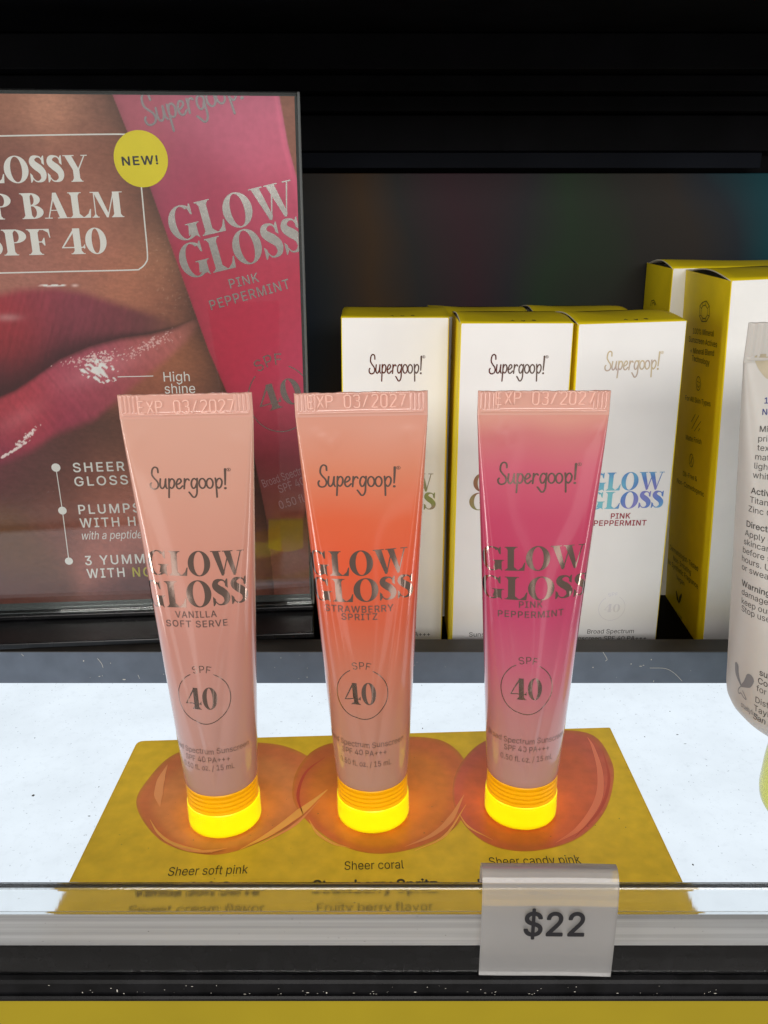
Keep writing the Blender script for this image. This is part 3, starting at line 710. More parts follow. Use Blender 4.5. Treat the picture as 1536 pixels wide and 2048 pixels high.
def desat(c, k):
    l = float(np.dot(c, [.3, .55, .15])); return l + k * (np.asarray(c) - l)
CRIMP = desat(lin((216, 156, 138), 1 / .95), .88)
def ramp(stops, sat):
    zs = np.array([s[0] for s in stops], float); cs = np.array([desat(lin(s[1], 1 / 1.03), sat) for s in stops])
    def f(V):
        return np.stack([np.interp(V[:, 2] + .6 * np.sin(V[:, 0] * .3), zs, cs[:, k]) for k in range(3)], 1)
    return f
mat('tube_plastic', rough=.27, spec=.5, attr='print', sss=(.12, 2.0), bump=(260, .04, .05), coat=1.0)
INFO = [
 dict(label='pale peach squeeze tube with yellow cap, leftmost of the three standing tubes', ramp=[(14, (186, 140, 130)), (33, (192, 140, 128)), (54, (196, 132, 117)), (73, (206, 136, 116)), (92, (212, 150, 128)), (110, (216, 159, 138))],
      logo=((300, 977), (463, 977)), logoh=43, glow=((299, 1146), (489, 1147)), gloss=((300, 1204), (497, 1200)), gh=48,
      flav=[('VANILLA', (351, 1235), (434, 1233), 12.5), ('SOFT SERVE', (333, 1252), (456, 1250), 12.5)], circ=(407, 1397, 52),
      fine=[('Broad Spectrum Sunscreen', (413, 1508), 22.6), ('SPF 40 PA+++', (413, 1524), 11.8), ('0.50 fl. oz. / 15 mL', (414, 1541), 14.0)],
      exp=((279, 827), (470, 827)), crimp=(237, 505, 795)),
 dict(label='coral orange squeeze tube with yellow cap, standing in the middle of the three', ramp=[(14, (184, 140, 126)), (33, (190, 131, 111)), (47, (197, 114, 88)), (60, (208, 92, 58)), (73, (222, 85, 44)), (85, (220, 96, 54)), (97, (215, 130, 98)), (107, (216, 150, 128))],
      logo=((635, 973), (801, 973)), logoh=43, glow=((623, 1143), (817, 1143)), gloss=((626, 1193), (826, 1190)), gh=47,
      flav=[('STRAWBERRY', (651, 1221), (787, 1221), 12.5), ('SPRITZ', (683, 1239), (755, 1239), 12.5)], circ=(724, 1389, 51),
      fine=[('Broad Spectrum Sunscreen', (724, 1494), 22.6), ('SPF 40 PA+++', (727, 1510), 11.8), ('0.50 fl. oz. / 15 mL', (729, 1533), 14.0)],
      exp=((617, 816), (811, 817)), crimp=(588, 853, 786)),
 dict(label='raspberry pink squeeze tube with yellow cap, rightmost of the three standing tubes', ramp=[(14, (185, 141, 135)), (33, (186, 122, 122)), (47, (190, 90, 114)), (60, (188, 62, 102)), (73, (188, 50, 92)), (85, (192, 60, 96)), (97, (202, 88, 110)), (105, (204, 116, 116)), (109, (214, 146, 130))],
      logo=((994, 968), (1162, 966)), logoh=43, glow=((966, 1133), (1168, 1133)), gloss=((961, 1187), (1168, 1184)), gh=47,
      flav=[('PINK', (1038, 1215), (1085, 1214), 12.5), ('PEPPERMINT', (996, 1233), (1127, 1230), 12.5)], circ=(1054, 1379, 52),
      fine=[('Broad Spectrum Sunscreen', (1054, 1489), 22.6), ('SPF 40 PA+++', (1054, 1505), 11.8), ('0.50 fl. oz. / 15 mL', (1054, 1525), 14.0)],
      exp=((991, 808), (1187, 808)), crimp=(953, 1224, 778)),
]
for i, (t, q) in enumerate(zip(TUBES, INFO)):
    tilt = math.atan2(t['top'] - t['x'], 115.0)
    fr = Frame((t['x'], t['y'], .62), 0, tilt)
    root = thing('balm_tube', (t['x'], t['y'], .62), 0, tilt, label=q['label'], cat='tube', group='lip balm tubes standing on the yellow placard')
    zb, zt, ztop = 13.6, 109.6, 115.2
    T = Tube(fr, 9.62, 0.0, zb, zt, 14.85, ztop, .10, seed=1.3 * i + .4)
    if i == 1: T.bumps = [(-9.5, 104.5, 2.6, .8, -.5, .32), (-6.5, 103.6, 2.0, .6, .7, .25), (11, 105.8, 2.2, .8, .3, .22)]
    elif i == 2: T.bumps = [(-11, 106, 2.0, .7, .3, .3), (-8.5, 104.4, 2.0, .6, .1, .28), (12.5, 105.5, 1.8, .8, .6, .22)]
    else: T.bumps = [(-11.5, 105, 2.6, 1.0, .5, .18), (11, 104, 2.4, 1.0, -.4, .15)]
    T.body('tube_body', MATS['tube_plastic'], root, ramp(q['ramp'], (.90, .98, .97)[i]), shoulder=[(13.0, .955), (13.15, .985)])
    h = T.at + .45
    ribs = [(s * (h - .9 - .95 * k), .24) for s in (-1, 1) for k in range(4)]
    ribs += [(-(h - .9 - .95 * 4) + .1, .2)]
    T.crimp('crimped_seam', MATS['tube_plastic'], root, CRIMP, ribs)
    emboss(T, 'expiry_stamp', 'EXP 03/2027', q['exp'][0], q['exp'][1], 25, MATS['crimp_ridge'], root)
    # cap: smooth skirt below, ribbed collar above
    cap = [(8.9, 0.0), (9.55, .12), (9.72, .4), (9.72, 1.2), (9.68, 4.5), (9.62, 6.6), (9.50, 6.9), (9.42, 7.0)]
    lathe('cap', cap, MATS['cap_yellow'], root); cap = [(9.42, 7.0)]
    zz = 7.0
    for k in range(4): cap += [(9.40, zz + .25), (9.24, zz + .6), (9.24, zz + .85), (9.40, zz + 1.2)]; zz += 1.3
    cap += [(9.38, 12.6), (9.32, 12.9), (9.1, 13.0), (8.2, 13.0), (8.2, 12.4)]
    lathe('cap_collar', cap, MATS['cap_yellow_dim'], root)
    o = T.text('logo', SCRIPT, q['logo'][0], q['logo'][1], q['logoh'], MATS['foil'], root, unit=2.05)
    T.text('wordmark', serif_text('GLOW', .02), q['glow'][0], q['glow'][1], q['gh'] - 2, MATS['foil'], root)
    T.text('wordmark', serif_text('GLOSS', .02), q['gloss'][0], q['gloss'][1], q['gh'] - 3, MATS['foil'], root)
    for (s, a, b_, c) in q['flav']: T.text('flavour_name', sans(s, .009, track=1.12), a, b_, c, MATS['foil_fine'], root)
    cx, cy, cr = q['circ']
    c0 = T.hit(cx, cy); rx = (T.hit(cx + cr, cy)[0] - T.hit(cx - cr, cy)[0]) / 2; rz = (T.hit(cx, cy - cr)[1] - T.hit(cx, cy + cr)[1]) / 2
    ring = union(ringpolys(c0[0], c0[1], (rx, rz), (rx - .22, rz - .24), 116, 424, 60))
    parts = [ring]
    sv, sf = sans('SPF', .004, track=1.1); sv = sv.copy(); wl = sv[:, 0].max() - sv[:, 0].min(); sv[:, 0] -= (sv[:, 0].max() + sv[:, 0].min()) / 2
    ch = 1.75; ang = sv[:, 0] * ch / (rx * .97 + ch / 2); rad = rx * .97 + sv[:, 1] * ch * 1.0
    parts.append((np.stack([c0[0] + rad * np.sin(ang), c0[1] + rad * np.cos(ang) * rz / rx], 1), sf))
    a, b_ = T.hit(cx - 33, cy + 19), T.hit(cx + 30, cy + 19)
    parts.append(fit(serif_text('40', .06), a, b_, T.hit(cx, cy - 20)[1] - a[1]))
    T.lay('spf_badge', merge(parts), MATS['foil'], root)
    for (s, cpx, wd_) in q['fine']:
        c_ = T.hit(*cpx); T.lay('fine_print', fit(sans(s, .003), c_ - [wd_ / 2, 0], c_ + [wd_ / 2, 0], 1.55), MATS['foil_fine'], root)

# ------------------------------------------------------------------ cartons behind the tubes
def carton(name, fr, W, D, H, label, white='carton_white', group=None, bulge=1.2, lid_lift=.5, cat='box'):
    root = thing(name, fr.o, fr.yaw, fr.tilt, label=label, cat=cat, group=group)
    r = .55; pts = []
    for (sx, sy, a0) in ((1, 1, 0), (-1, 1, 90), (-1, -1, 180), (1, -1, 270)):
        for a in np.radians(np.linspace(a0, a0 + 90, 4)): pts.append((sx * (W / 2 - r) + r * math.cos(a), D / 2 + sy * (D / 2 - r) + r * math.sin(a)))
    n = len(pts); hs = np.linspace(0, H, 12); V, F, fm = [], [], []
    for z in hs:
        for (x, y) in pts:
            k = .25 * math.sin(math.pi * z / H)                       # card walls bow a little
            V.append((x + (k * (x / (W / 2)) if abs(x) > W / 2 - .2 else 0), y, z))
    for j in range(len(hs) - 1):
        for i in range(n):
            q = (i + 1) % n; F.append((j * n + i, j * n + q, (j + 1) * n + q, (j + 1) * n + i))
            mx, my = (pts[i][0] + pts[q][0]) / 2, (pts[i][1] + pts[q][1]) / 2
            fm.append(0 if (my < .12 or my > D - .12) else 1)
    F.append(tuple(range(n))[::-1]); fm.append(1)
    mk('carton_wall', V, F, [MATS[white], MATS['carton_yellow']], root, smooth=False, fm=fm)
    nx, ny = 16, 10; T, B = [], []
    for j in range(ny + 1):
        for i in range(nx + 1):
            x = -W / 2 + W * i / nx; y = D * j / ny; s = i / nx; t = j / ny
            z = H + .05 + lid_lift * math.sin(math.pi * min(t * 1.1, 1)) * (1 - .6 * s) + bulge * math.sin(math.pi * t) * (math.cos(math.pi * s) ** 2) * .6
            if j == 0: z = H + .02
            T.append((x, y + (.0 if j else .05), z)); B.append((x, y + .05, z - .4))
    V = T + B; F = []; fm = []; N = len(T)
    for j in range(ny):
        for i in range(nx):
            a = j * (nx + 1) + i; F.append((a, a + 1, a + nx + 2, a + nx + 1)); fm.append(0); F.append((N + a, N + a + nx + 1, N + a + nx + 2, N + a + 1)); fm.append(1)
    for j in range(ny):
        for i in (0, nx): a = j * (nx + 1) + i; q = (a, a + nx + 1, N + a + nx + 1, N + a); F.append(q if i == 0 else q[::-1]); fm.append(1)
    for i in range(nx): a = i; F.append((a, N + a, N + a + 1, a + 1)); fm.append(0)
    for i in range(nx): a = ny * (nx + 1) + i; F.append((a, a + 1, N + a + 1, N + a)); fm.append(1)
    lid = mk('lid_flap', V, F, [MATS['carton_yellow'], MATS['paper_edge']], root, smooth=True, fm=fm)
    return root
GB = 'small cartons standing behind the tubes'
W, D, H = 36.0, 32.5, 120.2
BX = [Frame((3.7, 297, 0), R(0)), Frame((42.3, 283, 0), R(.5)), Frame((81.4, 285.0, 0), R(6.5), R(-.9))]
LB = ['white and yellow carton with muted green lettering, leftmost of the front row beside the poster',
      'white and yellow carton with amber and green lettering, middle of the front row',
      'white and yellow carton with sky blue foil lettering and red flavour name']
roots = [carton('balm_carton', f, W, D, H, l, group=GB, lid_lift=.3 + .5 * k) for k, (f, l) in enumerate(zip(BX, LB))]
carton('balm_carton', Frame((34.0, 318.2, 0), R(-1)), W, D, H - 2.3, 'plain backed carton peeking out behind the front row carton with amber lettering', group=GB, lid_lift=1.4)
carton('balm_carton', Frame((72.4, 321.5, 0), R(2)), W, D, H - 2.3, 'plain backed carton peeking out behind the front row carton with blue lettering', group=GB, lid_lift=1.2)
FC = dict(logo=[((737, 747), (850, 747)), ((977, 747), (1095, 747)), ((1208, 741), (1324, 738))])
for k, (f, r_) in enumerate(zip(BX, roots)):
    P = Print(f, r_, 1, 0.0)
    dx = (0, 240, 466)[k]
    P.text('logo', SCRIPT, *FC['logo'][k], 38, MATS[('foil', 'foil', 'holo_gold')[k]], unit=2.05)
    hm = MATS[('holo_green', 'holo_amber', 'holo_blue')[k]]
    g = [((722, 983), (866, 983)), ((946, 983), (1098, 983)), ((1176, 982), (1325, 979))][k]; g2 = [((720, 1020), (871, 1019)), ((938, 1020), (1100, 1019)), ((1172, 1019), (1325, 1015))][k]
    P.text('wordmark', serif_text('GLOW', .02), g[0], g[1], 36, hm); P.text('wordmark', serif_text('GLOSS', .02), g2[0], g2[1], 34, hm)
    fl_ = [[('VANILLA', 765, 825, 1039), ('SOFT SERVE', 748, 842, 1053)], [('STRAWBERRY', 975, 1078, 1039), ('SPRITZ', 998, 1052, 1053)], [('PINK', 1221, 1260, 1037.5), ('PEPPERMINT', 1187, 1292, 1051.5)]][k]
    for (s, a, b_, y) in fl_: P.text('flavour_name', sans(s, .014, track=1.08), (a, y), (b_, y - 1), 10.5, MATS['ink_red'])
    cx, cy, cr = (792 + (0, 236, 0)[k], 1217, 27) if k < 2 else (1223.5, 1216, 26.5)
    c0 = P.h(cx, cy); rx = (P.h(cx + cr, cy)[0] - P.h(cx - cr, cy)[0]) / 2
    parts = [union(ringpolys(c0[0], c0[1], (rx, rx), (rx - .16, rx - .16), 120, 420, 50))]
    sv, sf = sans('SPF', .004, track=1.1); sv = sv.copy(); sv[:, 0] -= (sv[:, 0].max() + sv[:, 0].min()) / 2; ch = 1.35
    ang = sv[:, 0] * ch / (rx + ch / 2); rad = rx * .97 + sv[:, 1] * ch; parts.append((np.stack([c0[0] + rad * np.sin(ang), c0[1] + rad * np.cos(ang)], 1), sf))
    a, b_ = P.h(cx - 16, cy + 8), P.h(cx + 15, cy + 8); parts.append(fit(serif_text('40', .06), a, b_, P.h(cx, cy - 9)[1] - a[1]))
    P.lay('spf_badge', merge(parts), MATS['holo_pearl'] if k == 2 else MATS['foil_print'])
    y1, y2 = ((1267, 1281) if k == 2 else (1258, 1273))
    x0, x1 = [(760, 826), (996, 1064), (1174, 1267)][k]; P.text('fine_print', sans('Broad Spectrum', .003), (x0, y1), (x1, y1 - 1), 8.5, MATS['ink_soft'])
    x0, x1 = [(706, 860), (938, 1105), (1140, 1292)][k]; P.text('fine_print', sans('Sunscreen SPF 40 PA+++', .003), (x0, y2), (x1, y2 - 1), 8.5, MATS['ink_soft'])
    # worn marks printed on the lid, read from behind
    tri = []
    for j, (s, aa) in enumerate(zip('YAS', (-18, 0, 18))):
        v, f2 = sans(s, .02); v = v.copy(); v[:, 0] -= v[:, 0].mean(); v = -v * 1.5
        c, q = math.cos(R(aa * .4)), math.sin(R(aa * .4)); v = v @ np.array([[c, q], [-q, c]])
        tri.append((v + [2.5 + 3.6 * math.sin(R(aa)) * 3, 4.5 + 2.0 * (1 - math.cos(R(aa))) * 6], f2))
    v, f2 = merge(tri); f2 = flip_faces(v, f2)
    LL = .3 + .5 * k
    def lz(x, y):
        s, t = (x + W / 2) / W, y / D
        return H + .05 + LL * math.sin(math.pi * min(t * 1.1, 1)) * (1 - .6 * s) + 1.2 * math.sin(math.pi * t) * (math.cos(math.pi * s) ** 2) * .6 + .12
    mk('lid_marks', [(p[0], p[1], lz(*p)) for p in v], f2, MATS['ink_soft'], r_)
# larger cartons at the right
BF = Frame((148.4, 288.5, 0), R(-1.5), R(-2.8)); BW, BD, BH = 62.0, 49.0, 134.4
bigl = -BW / 2
big = carton('sunscreen_carton', BF, BW, BD, BH, 'tall white carton with yellow side printed with icons, nearer of two at right', 'carton_rough', 'tall cartons at the right', .8, 1.6)
carton('sunscreen_carton', Frame((140.7, 338.5, 0), 0, R(-1.0)), BW, 34.5, BH - .8, 'tall white and yellow carton half hidden behind the nearer tall carton', 'carton_rough', 'tall cartons at the right', .8, 1.8)
S = Print(BF, big, 0, bigl - .26, .06)
ink = MATS['ink_olive']
def side_text(s, x0, y0, x1, y1, cap, nm='fine_print'): S.text(nm, sans(s, .002), (x0, y0), (x1, y1), cap, ink)
side_text('100% Mineral', 1386, 667, 1428, 673, 11); side_text('Sunscreen Actives', 1378, 683, 1434, 695, 11)
side_text('+ Mineral Blend', 1381, 706, 1428, 712, 11); side_text('Technology', 1384, 721, 1419, 731, 11)
side_text('For All Skin Types', 1371, 800, 1421, 813, 10); side_text('Matte Finish', 1372, 879, 1403, 889, 10)
side_text('Oil-Free &', 1366, 951, 1394, 963, 9.5); side_text('Non-Comedogenic', 1354, 965, 1408, 994, 9.5)
side_text('Dermatologist-Tested', 1340, 1098, 1396, 1143, 9.5); side_text('Non-Irritating', 1347, 1120, 1382, 1150, 9.5)
side_text('No Synthetic Fragrance', 1336, 1126, 1396, 1178, 9.5); side_text('Vegan', 1353, 1158, 1369, 1172, 9.5)
def icon(name, polys): S.lay(name, union(polys), ink)
def pl(pts, wd=.32, closed=False):
    q = [S.h(*p) for p in pts]
    if closed: q = q + [q[0]]
    out = []
    for a, b_ in zip(q[:-1], q[1:]): out += ribbon(np.array([a, b_]), wd)
    return out
oct_o = [(1405, 605), (1413, 602), (1419, 612), (1419, 632), (1413, 643), (1404, 643), (1399, 632), (1400, 612)]; oct_i = [(1406, 612), (1411, 610), (1415, 617), (1415, 630), (1411, 637), (1406, 637), (1402, 630), (1403, 617)]
g = pl(oct_o, .3, True) + pl(oct_i, .26, True)
for a, b_ in zip(oct_o, oct_i): g += pl([a, b_], .22)
icon('gem_icon', g)
cI = S.h(1397, 767); rI = abs(S.h(1397, 752)[1] - cI[1])
icon('face_icon', ringpolys(cI[0], cI[1], (rI, rI), (rI - .3, rI - .3), n=28) + ribbon([(cI[0] + rI * .55 * math.cos(a), cI[1] + rI * .5 * math.sin(a)) for a in np.linspace(R(200), R(340), 10)], .28)
     + ribbon([(cI[0] - rI * .5, cI[1] + .5), (cI[0] - rI * .15, cI[1] + .5)], .25) + ribbon([(cI[0] + rI * .15, cI[1] + .5), (cI[0] + rI * .5, cI[1] + .5)], .25))
icon('stroke_icon', [x for a, b_ in (((1383, 843), (1391, 829)), ((1384, 857), (1398, 831)), ((1389, 862), (1402, 843)), ((1397, 862), (1400, 857))) for x in pl([a, b_], .3)])
cI = S.h(1383, 921); rI = abs(S.h(1383, 907)[1] - cI[1])
icon('crossed_icon', ringpolys(cI[0], cI[1], (rI, rI), (rI - .3, rI - .3), n=28) + ribbon([(cI[0] - rI * .6, cI[1] - rI * .75), (cI[0] + rI * .6, cI[1] + rI * .75)], .3) + ribbon([(cI[0] - rI * .6, cI[1] + rI * .75), (cI[0] + rI * .6, cI[1] - rI * .75)], .3))
icon('rabbit_icon', [x for pts in ([(1353, 1184), (1355, 1196), (1358, 1206)], [(1363, 1190), (1360, 1198), (1358, 1206)]) for x in ribbon(np.array([S.h(*p) for p in pts]), [1.2, 2.2, .6])])
side_text('cruelty free', 1345, 1221, 1364, 1240, 7)
# the gem on the carton behind
bb = [o for o in COL.objects if o.name.startswith('sunscreen_carton') and o is not big][0]
S2 = Print(Frame((140.7, 338.5, 0), 0, R(-1.0)), bb, 0, bigl - .26, .06)
S2.lay('gem_icon', union([x for pts in ([(1301, 612), (1303, 602), (1308, 600), (1312, 610)], [(1304, 612), (1305, 606), (1308, 605), (1310, 611)]) for i in range(3) for x in ribbon(np.array([S2.h(*pts[i]), S2.h(*pts[i + 1])]), .3)]), ink)

# ------------------------------------------------------------------ white tube at the right edge
wf = Frame((124.5, 198, 0))
wt = thing('sunscreen_tube', wf.o, label='large white squeeze tube with pale lime cap and small print, cut by the right edge', cat='tube')
WT = Tube(wf, 20.5, 14.5, 37.0, 122.5, 43.2, 131.5, .12, 2.2)
WT.bumps = [(-36, 72, 5, 2.0, .6, .5), (-34, 64, 6, 2.0, -.3, -.45)]
sh = [(26.0, .50), (26.2, .60), (27.4, .72), (29.0, .82), (31.0, .90), (33.2, .96), (35.2, .99)]
wc = np.array(MATS['white_tube'].node_tree.nodes['Principled BSDF'].inputs['Base Color'].default_value[:3])
WT.body('tube_body', MATS['white_tube'], wt, lambda V: np.tile(wc, (len(V), 1)), shoulder=sh, nu=96)
hh = WT.at + .45
WT.crimp('crimped_seam', MATS['white_tube'], wt, wc, [(-(hh - 1.2 - 1.9 * k), .3) for k in range(6)] + [((hh - 1.2 - 1.9 * k), .3) for k in range(6)])
capp = [(17.6, .05), (18.8, .15), (20.4, .8), (21.3, 2.2), (21.6, 4.5), (21.3, 12), (20.4, 22), (19.9, 25.6), (19.2, 26.0), (16.0, 26.1)]
lathe('cap', capp, MATS['cap_lime'], wt)
v, f = union(disc(0, 0, 17.0, 40)); mk('cap_glow_disc', [(p[0], p[1], .3) for p in v], f, mat('cap_glow_soft', (0, 0, 0), emit=(.85, .9, .9), estr=2.4), wt)  # added glowing disc hidden inside the lime cap
def wtext(s, x, y, cap=15, slope=.33, bold=.002, m='ink_soft', cw=.62):
    A, C = WT.hit(x, y), WT.hit(x, y - cap); h = C[1] - A[1]
    v, f = sans(s, bold); L = (v[:, 0].max() - v[:, 0].min()) * h * .97
    B = A + [L, 0.0]
    WT.lay('fine_print', fit((v, f), A, B, h), MATS[m], wt)
for (s, x, y, b_, mm_) in [('100% Mineral', 1529, 807, .014, 'ink_navy'), ('No White Cast', 1525, 830, .014, 'ink_navy'), ('Mineral sunscreen', 1520, 864, .008, 'ink_soft'), ('primer, smooth', 1517, 883, .002, 'ink_soft'), ('texture, leaves', 1515, 901, .002, 'ink_soft'),
                   ('matte finish', 1511, 919, .002, 'ink_soft'), ('lightweight', 1509, 937, .002, 'ink_soft'), ('white cast', 1506, 955, .002, 'ink_soft'), ('Active ingredients', 1502, 986, .012, 'ink_soft'), ('Titanium dioxide', 1500, 1004, .002, 'ink_soft'), ('Zinc Oxide', 1497, 1022, .002, 'ink_soft'),
                   ('Directions', 1493, 1052, .012, 'ink_soft'), ('Apply generously', 1490, 1070, .002, 'ink_soft'), ('skincare step', 1488, 1087, .002, 'ink_soft'), ('before sun', 1486, 1104, .002, 'ink_soft'), ('hours. Use after', 1484, 1121, .002, 'ink_soft'), ('or sweating', 1482, 1138, .002, 'ink_soft'),
                   ('Warnings', 1479, 1170, .012, 'ink_soft'), ('damaged skin', 1477, 1188, .002, 'ink_soft'), ('keep out of', 1475, 1206, .002, 'ink_soft'), ('Stop use and', 1474, 1221, .002, 'ink_soft'),
                   ('support', 1519, 1350, .012, 'ink_soft'), ('Contact', 1516, 1366, .008, 'ink_soft'), ('for info', 1513, 1381, .002, 'ink_soft'), ('Distributed', 1511, 1404, .002, 'ink_soft'), ('Taylor', 1508, 1420, .002, 'ink_soft'), ('San A', 1506, 1436, .002, 'ink_soft')]:
    wtext(s, x, y, 11.8, bold=b_, m=mm_)
c0 = WT.hit(1478, 1372)
def wloc(dx, dz): return c0 + np.array([dx, dz])
mat('ink_grey', (.20, .20, .21), .5)
rb = ribbon(catmull([wloc(-2.2, 4.6), wloc(-1.9, 2.4), wloc(0, 0)], 5), [1.7, 1.7, .5]) + ribbon(catmull([wloc(3.0, 3.6), wloc(2.2, 2.0), wloc(0, 0)], 5), [2.6, 2.4, .5])
rb += ribbon(catmull([wloc(-.2, -.2), wloc(-1.2, -1.6), wloc(-1.0, -2.6), wloc(0, -2.0), wloc(1.0, -2.6), wloc(2.0, -2.6), wloc(.6, -1.0)], 5), .25)
WT.lay('rabbit_icon', union(rb), MATS['ink_grey'], wt)
A = WT.hit(1466, 1412); v, f = sans('crueltyfree', .006); WT.lay('fine_print', fit((v, f), A, A + [5.6, -.2], 1.3), MATS['ink_grey'], wt)
sm = catmull([WT.hit(*p) for p in [(1510, 712), (1536, 708), (1560, 716), (1556, 750), (1536, 758), (1522, 745), (1513, 730)]], 6, True)
WT.lay('smudge', union([[c_, sm[i], sm[(i + 1) % len(sm)]] for c_ in [sm.mean(0)] for i in range(len(sm))]), MATS['smudge'], wt, .03)

# ------------------------------------------------------------------ sign holder and its poster
SF = Frame((-26.7, 293.5, 13.0), R(4.6))        # lower right corner of the sign
sh_ = thing('sign_holder', SF.o, SF.yaw, 0, label='clear acrylic sign holder with dark foot standing left of the cartons', cat='sign holder')
TOP = SF.hit(599, 183)[1]; BOT = SF.hit(625, 1192)[1]
LEFT = SF.hit(-160, 600)[0]
box('front_sheet', LEFT - 3, .3, -.0, 1.6, 4.2, TOP, MATS['acrylic'], sh_, .25)
box('back_sheet', LEFT - 3, .3, 3.0, 4.6, 4.2, TOP, MATS['acrylic_edge'], sh_, .25)
box('side_edge', .35, 1.2, 0, 4.6, 4.2, TOP, MATS['side_clear'], sh_, .3)
box('foot', LEFT - 3, .9, -19, 6, .1, 2.2, MATS['black_gloss'], sh_, .4)
box('foot_rib', LEFT - 3, .9, -1.4, 5.0, 2.3, 4.1, MATS['black_gloss'], sh_, .4)
po = thing('poster', SF.o, SF.yaw, 0, label='brown and pink advertising poster of glossy lips beside a pink tube, in the sign holder', cat='poster')
def rbf(px, py, pts, s):
    num = np.zeros(px.shape + (3,)); den = np.zeros(px.shape) + 1e-9
    for (x, y, c) in pts:
        wt_ = np.exp(-(((px - x) ** 2 + (py - y) ** 2) / (2 * s * s))) + 2e-5 / (1 + ((px - x) ** 2 + (py - y) ** 2) / 1e4)
        num += wt_[..., None] * lin(c); den += wt_
    return num / den[..., None]
def sstep(a, b_, x): t = np.clip((x - a) / (b_ - a), 0, 1); return t * t * (3 - 2 * t)
def curve_y(px, pts):
    p = np.array(sorted(pts), float); return np.interp(px, p[:, 0], p[:, 1])
def vnoise(px, py, sx, sy, seed):
    r = np.random.default_rng(seed); g = r.random((256, 256)); x, y = px / sx + 1000, py / sy + 1000
    xi, yi = np.floor(x).astype(int), np.floor(y).astype(int); fx, fy = x - xi, y - yi; fx, fy = fx * fx * (3 - 2 * fx), fy * fy * (3 - 2 * fy)
    G = lambda a, b_: g[a % 256, b_ % 256]
    return (G(xi, yi) * (1 - fx) + G(xi + 1, yi) * fx) * (1 - fy) + (G(xi, yi + 1) * (1 - fx) + G(xi + 1, yi + 1) * fx) * fy
def paint(px, py):
    skin = [(0, 200, (142, 96, 74)), (-120, 300, (130, 84, 68)), (100, 220, (172, 124, 98)), (200, 215, (122, 82, 66)), (30, 300, (122, 78, 64)), (150, 300, (134, 86, 68)), (250, 330, (122, 76, 58)), (0, 400, (118, 68, 60)), (100, 380, (140, 88, 72)), (200, 400, (146, 96, 76)), (280, 420, (124, 80, 62)),
            (0, 440, (92, 45, 45)), (60, 470, (140, 90, 76)), (200, 470, (154, 100, 80)), (300, 400, (96, 60, 48)), (310, 470, (146, 100, 74)), (340, 540, (156, 106, 76)), (250, 560, (160, 104, 78)), (150, 540, (150, 98, 80)), (50, 545, (156, 106, 90)), (0, 560, (150, 100, 85)), (-120, 560, (150, 98, 84)),
            (380, 600, (112, 68, 48)), (330, 600, (144, 88, 66)), (400, 640, (80, 46, 36)), (410, 700, (128, 78, 48)), (350, 720, (160, 102, 68)), (390, 760, (112, 66, 42)), (300, 760, (144, 84, 60)), (300, 810, (118, 68, 50)), (230, 880, (72, 44, 34)), (150, 900, (82, 44, 38)), (60, 930, (84, 50, 45)), (20, 900, (100, 45, 52)),
            (240, 930, (132, 86, 66)), (260, 1000, (154, 98, 80)), (200, 960, (126, 76, 60)), (100, 950, (88, 54, 47)), (230, 1060, (152, 96, 80)), (130, 1030, (112, 68, 54)), (450, 800, (90, 54, 40)), (480, 900, (74, 50, 42)), (520, 1000, (96, 60, 50)), (560, 1120, (118, 82, 70)), (30, 1100, (100, 66, 40)), (20, 1190, (86, 46, 36)), (300, 1190, (95, 50, 42)), (600, 1180, (122, 64, 46)), (-120, 900, (92, 50, 46)), (-120, 1150, (92, 60, 42))]
    c = rbf(px, py, skin, 42)
    fine = vnoise(px + .35 * py, py - .2 * px, 9, 3.2, 1) * .6 + vnoise(px, py, 3.5, 2.6, 2) * .4
    c *= (1 + .34 * (fine - .5) * sstep(-200, 100, px) * 1.0)[..., None]
    sp = vnoise(px, py, 3.0, 3.0, 3); c += (sstep(.80, .97, sp) * .10 * sstep(250, 340, px) * sstep(430, 480, py) * (1 - sstep(600, 660, py)))[..., None] * np.array([1, .8, .55])
    line = curve_y(px, [(-200, 860), (0, 793), (30, 780), (60, 760), (120, 718), (180, 692), (240, 676), (300, 668), (350, 655), (385, 640), (430, 632)])
    up = curve_y(px, [(-200, 640), (-60, 590), (0, 586), (40, 576), (110, 572), (170, 583), (260, 612), (330, 634), (375, 645), (430, 632)])
    lo = curve_y(px, [(-200, 1000), (0, 928), (60, 903), (110, 868), (190, 838), (235, 800), (270, 770), (330, 722), (375, 680), (400, 650), (430, 632)])
    ul = rbf(px, py, [(0, 640, (150, 44, 46)), (20, 670, (150, 34, 38)), (60, 600, (142, 54, 60)), (150, 612, (132, 56, 62)), (230, 640, (112, 48, 50)), (100, 680, (98, 38, 44)), (0, 730, (92, 34, 38)), (320, 650, (96, 52, 44)), (-120, 680, (110, 40, 42))], 45)
    m_ = sstep(-10, 16, py - up) * (1 - sstep(-1, 3, py - line)) * (1 - sstep(280, 395, px))
    wr = 1 + .20 * (vnoise(px + .25 * py, py, 5.5, 60, 21) - .5) + .16 * (vnoise(px, py, 4, 9, 22) - .5)
    ul = ul * np.array([.96, .98, 1.22]) * wr[..., None]
    c = c * (1 - m_[..., None]) + ul * m_[..., None]
    ll = rbf(px, py, [(350, 675, (160, 98, 74)), (300, 690, (158, 82, 74)), (200, 712, (150, 72, 76)), (150, 740, (152, 66, 72)), (120, 840, (134, 46, 60)), (40, 800, (150, 50, 56)), (40, 840, (168, 60, 58)), (200, 800, (140, 58, 62)), (20, 890, (112, 40, 56)), (280, 740, (146, 74, 62)), (-120, 900, (130, 44, 54))], 45)
    m_ = sstep(-2, 3, py - line) * (1 - sstep(-14, 14, py - lo)) * (1 - sstep(350, 420, px))
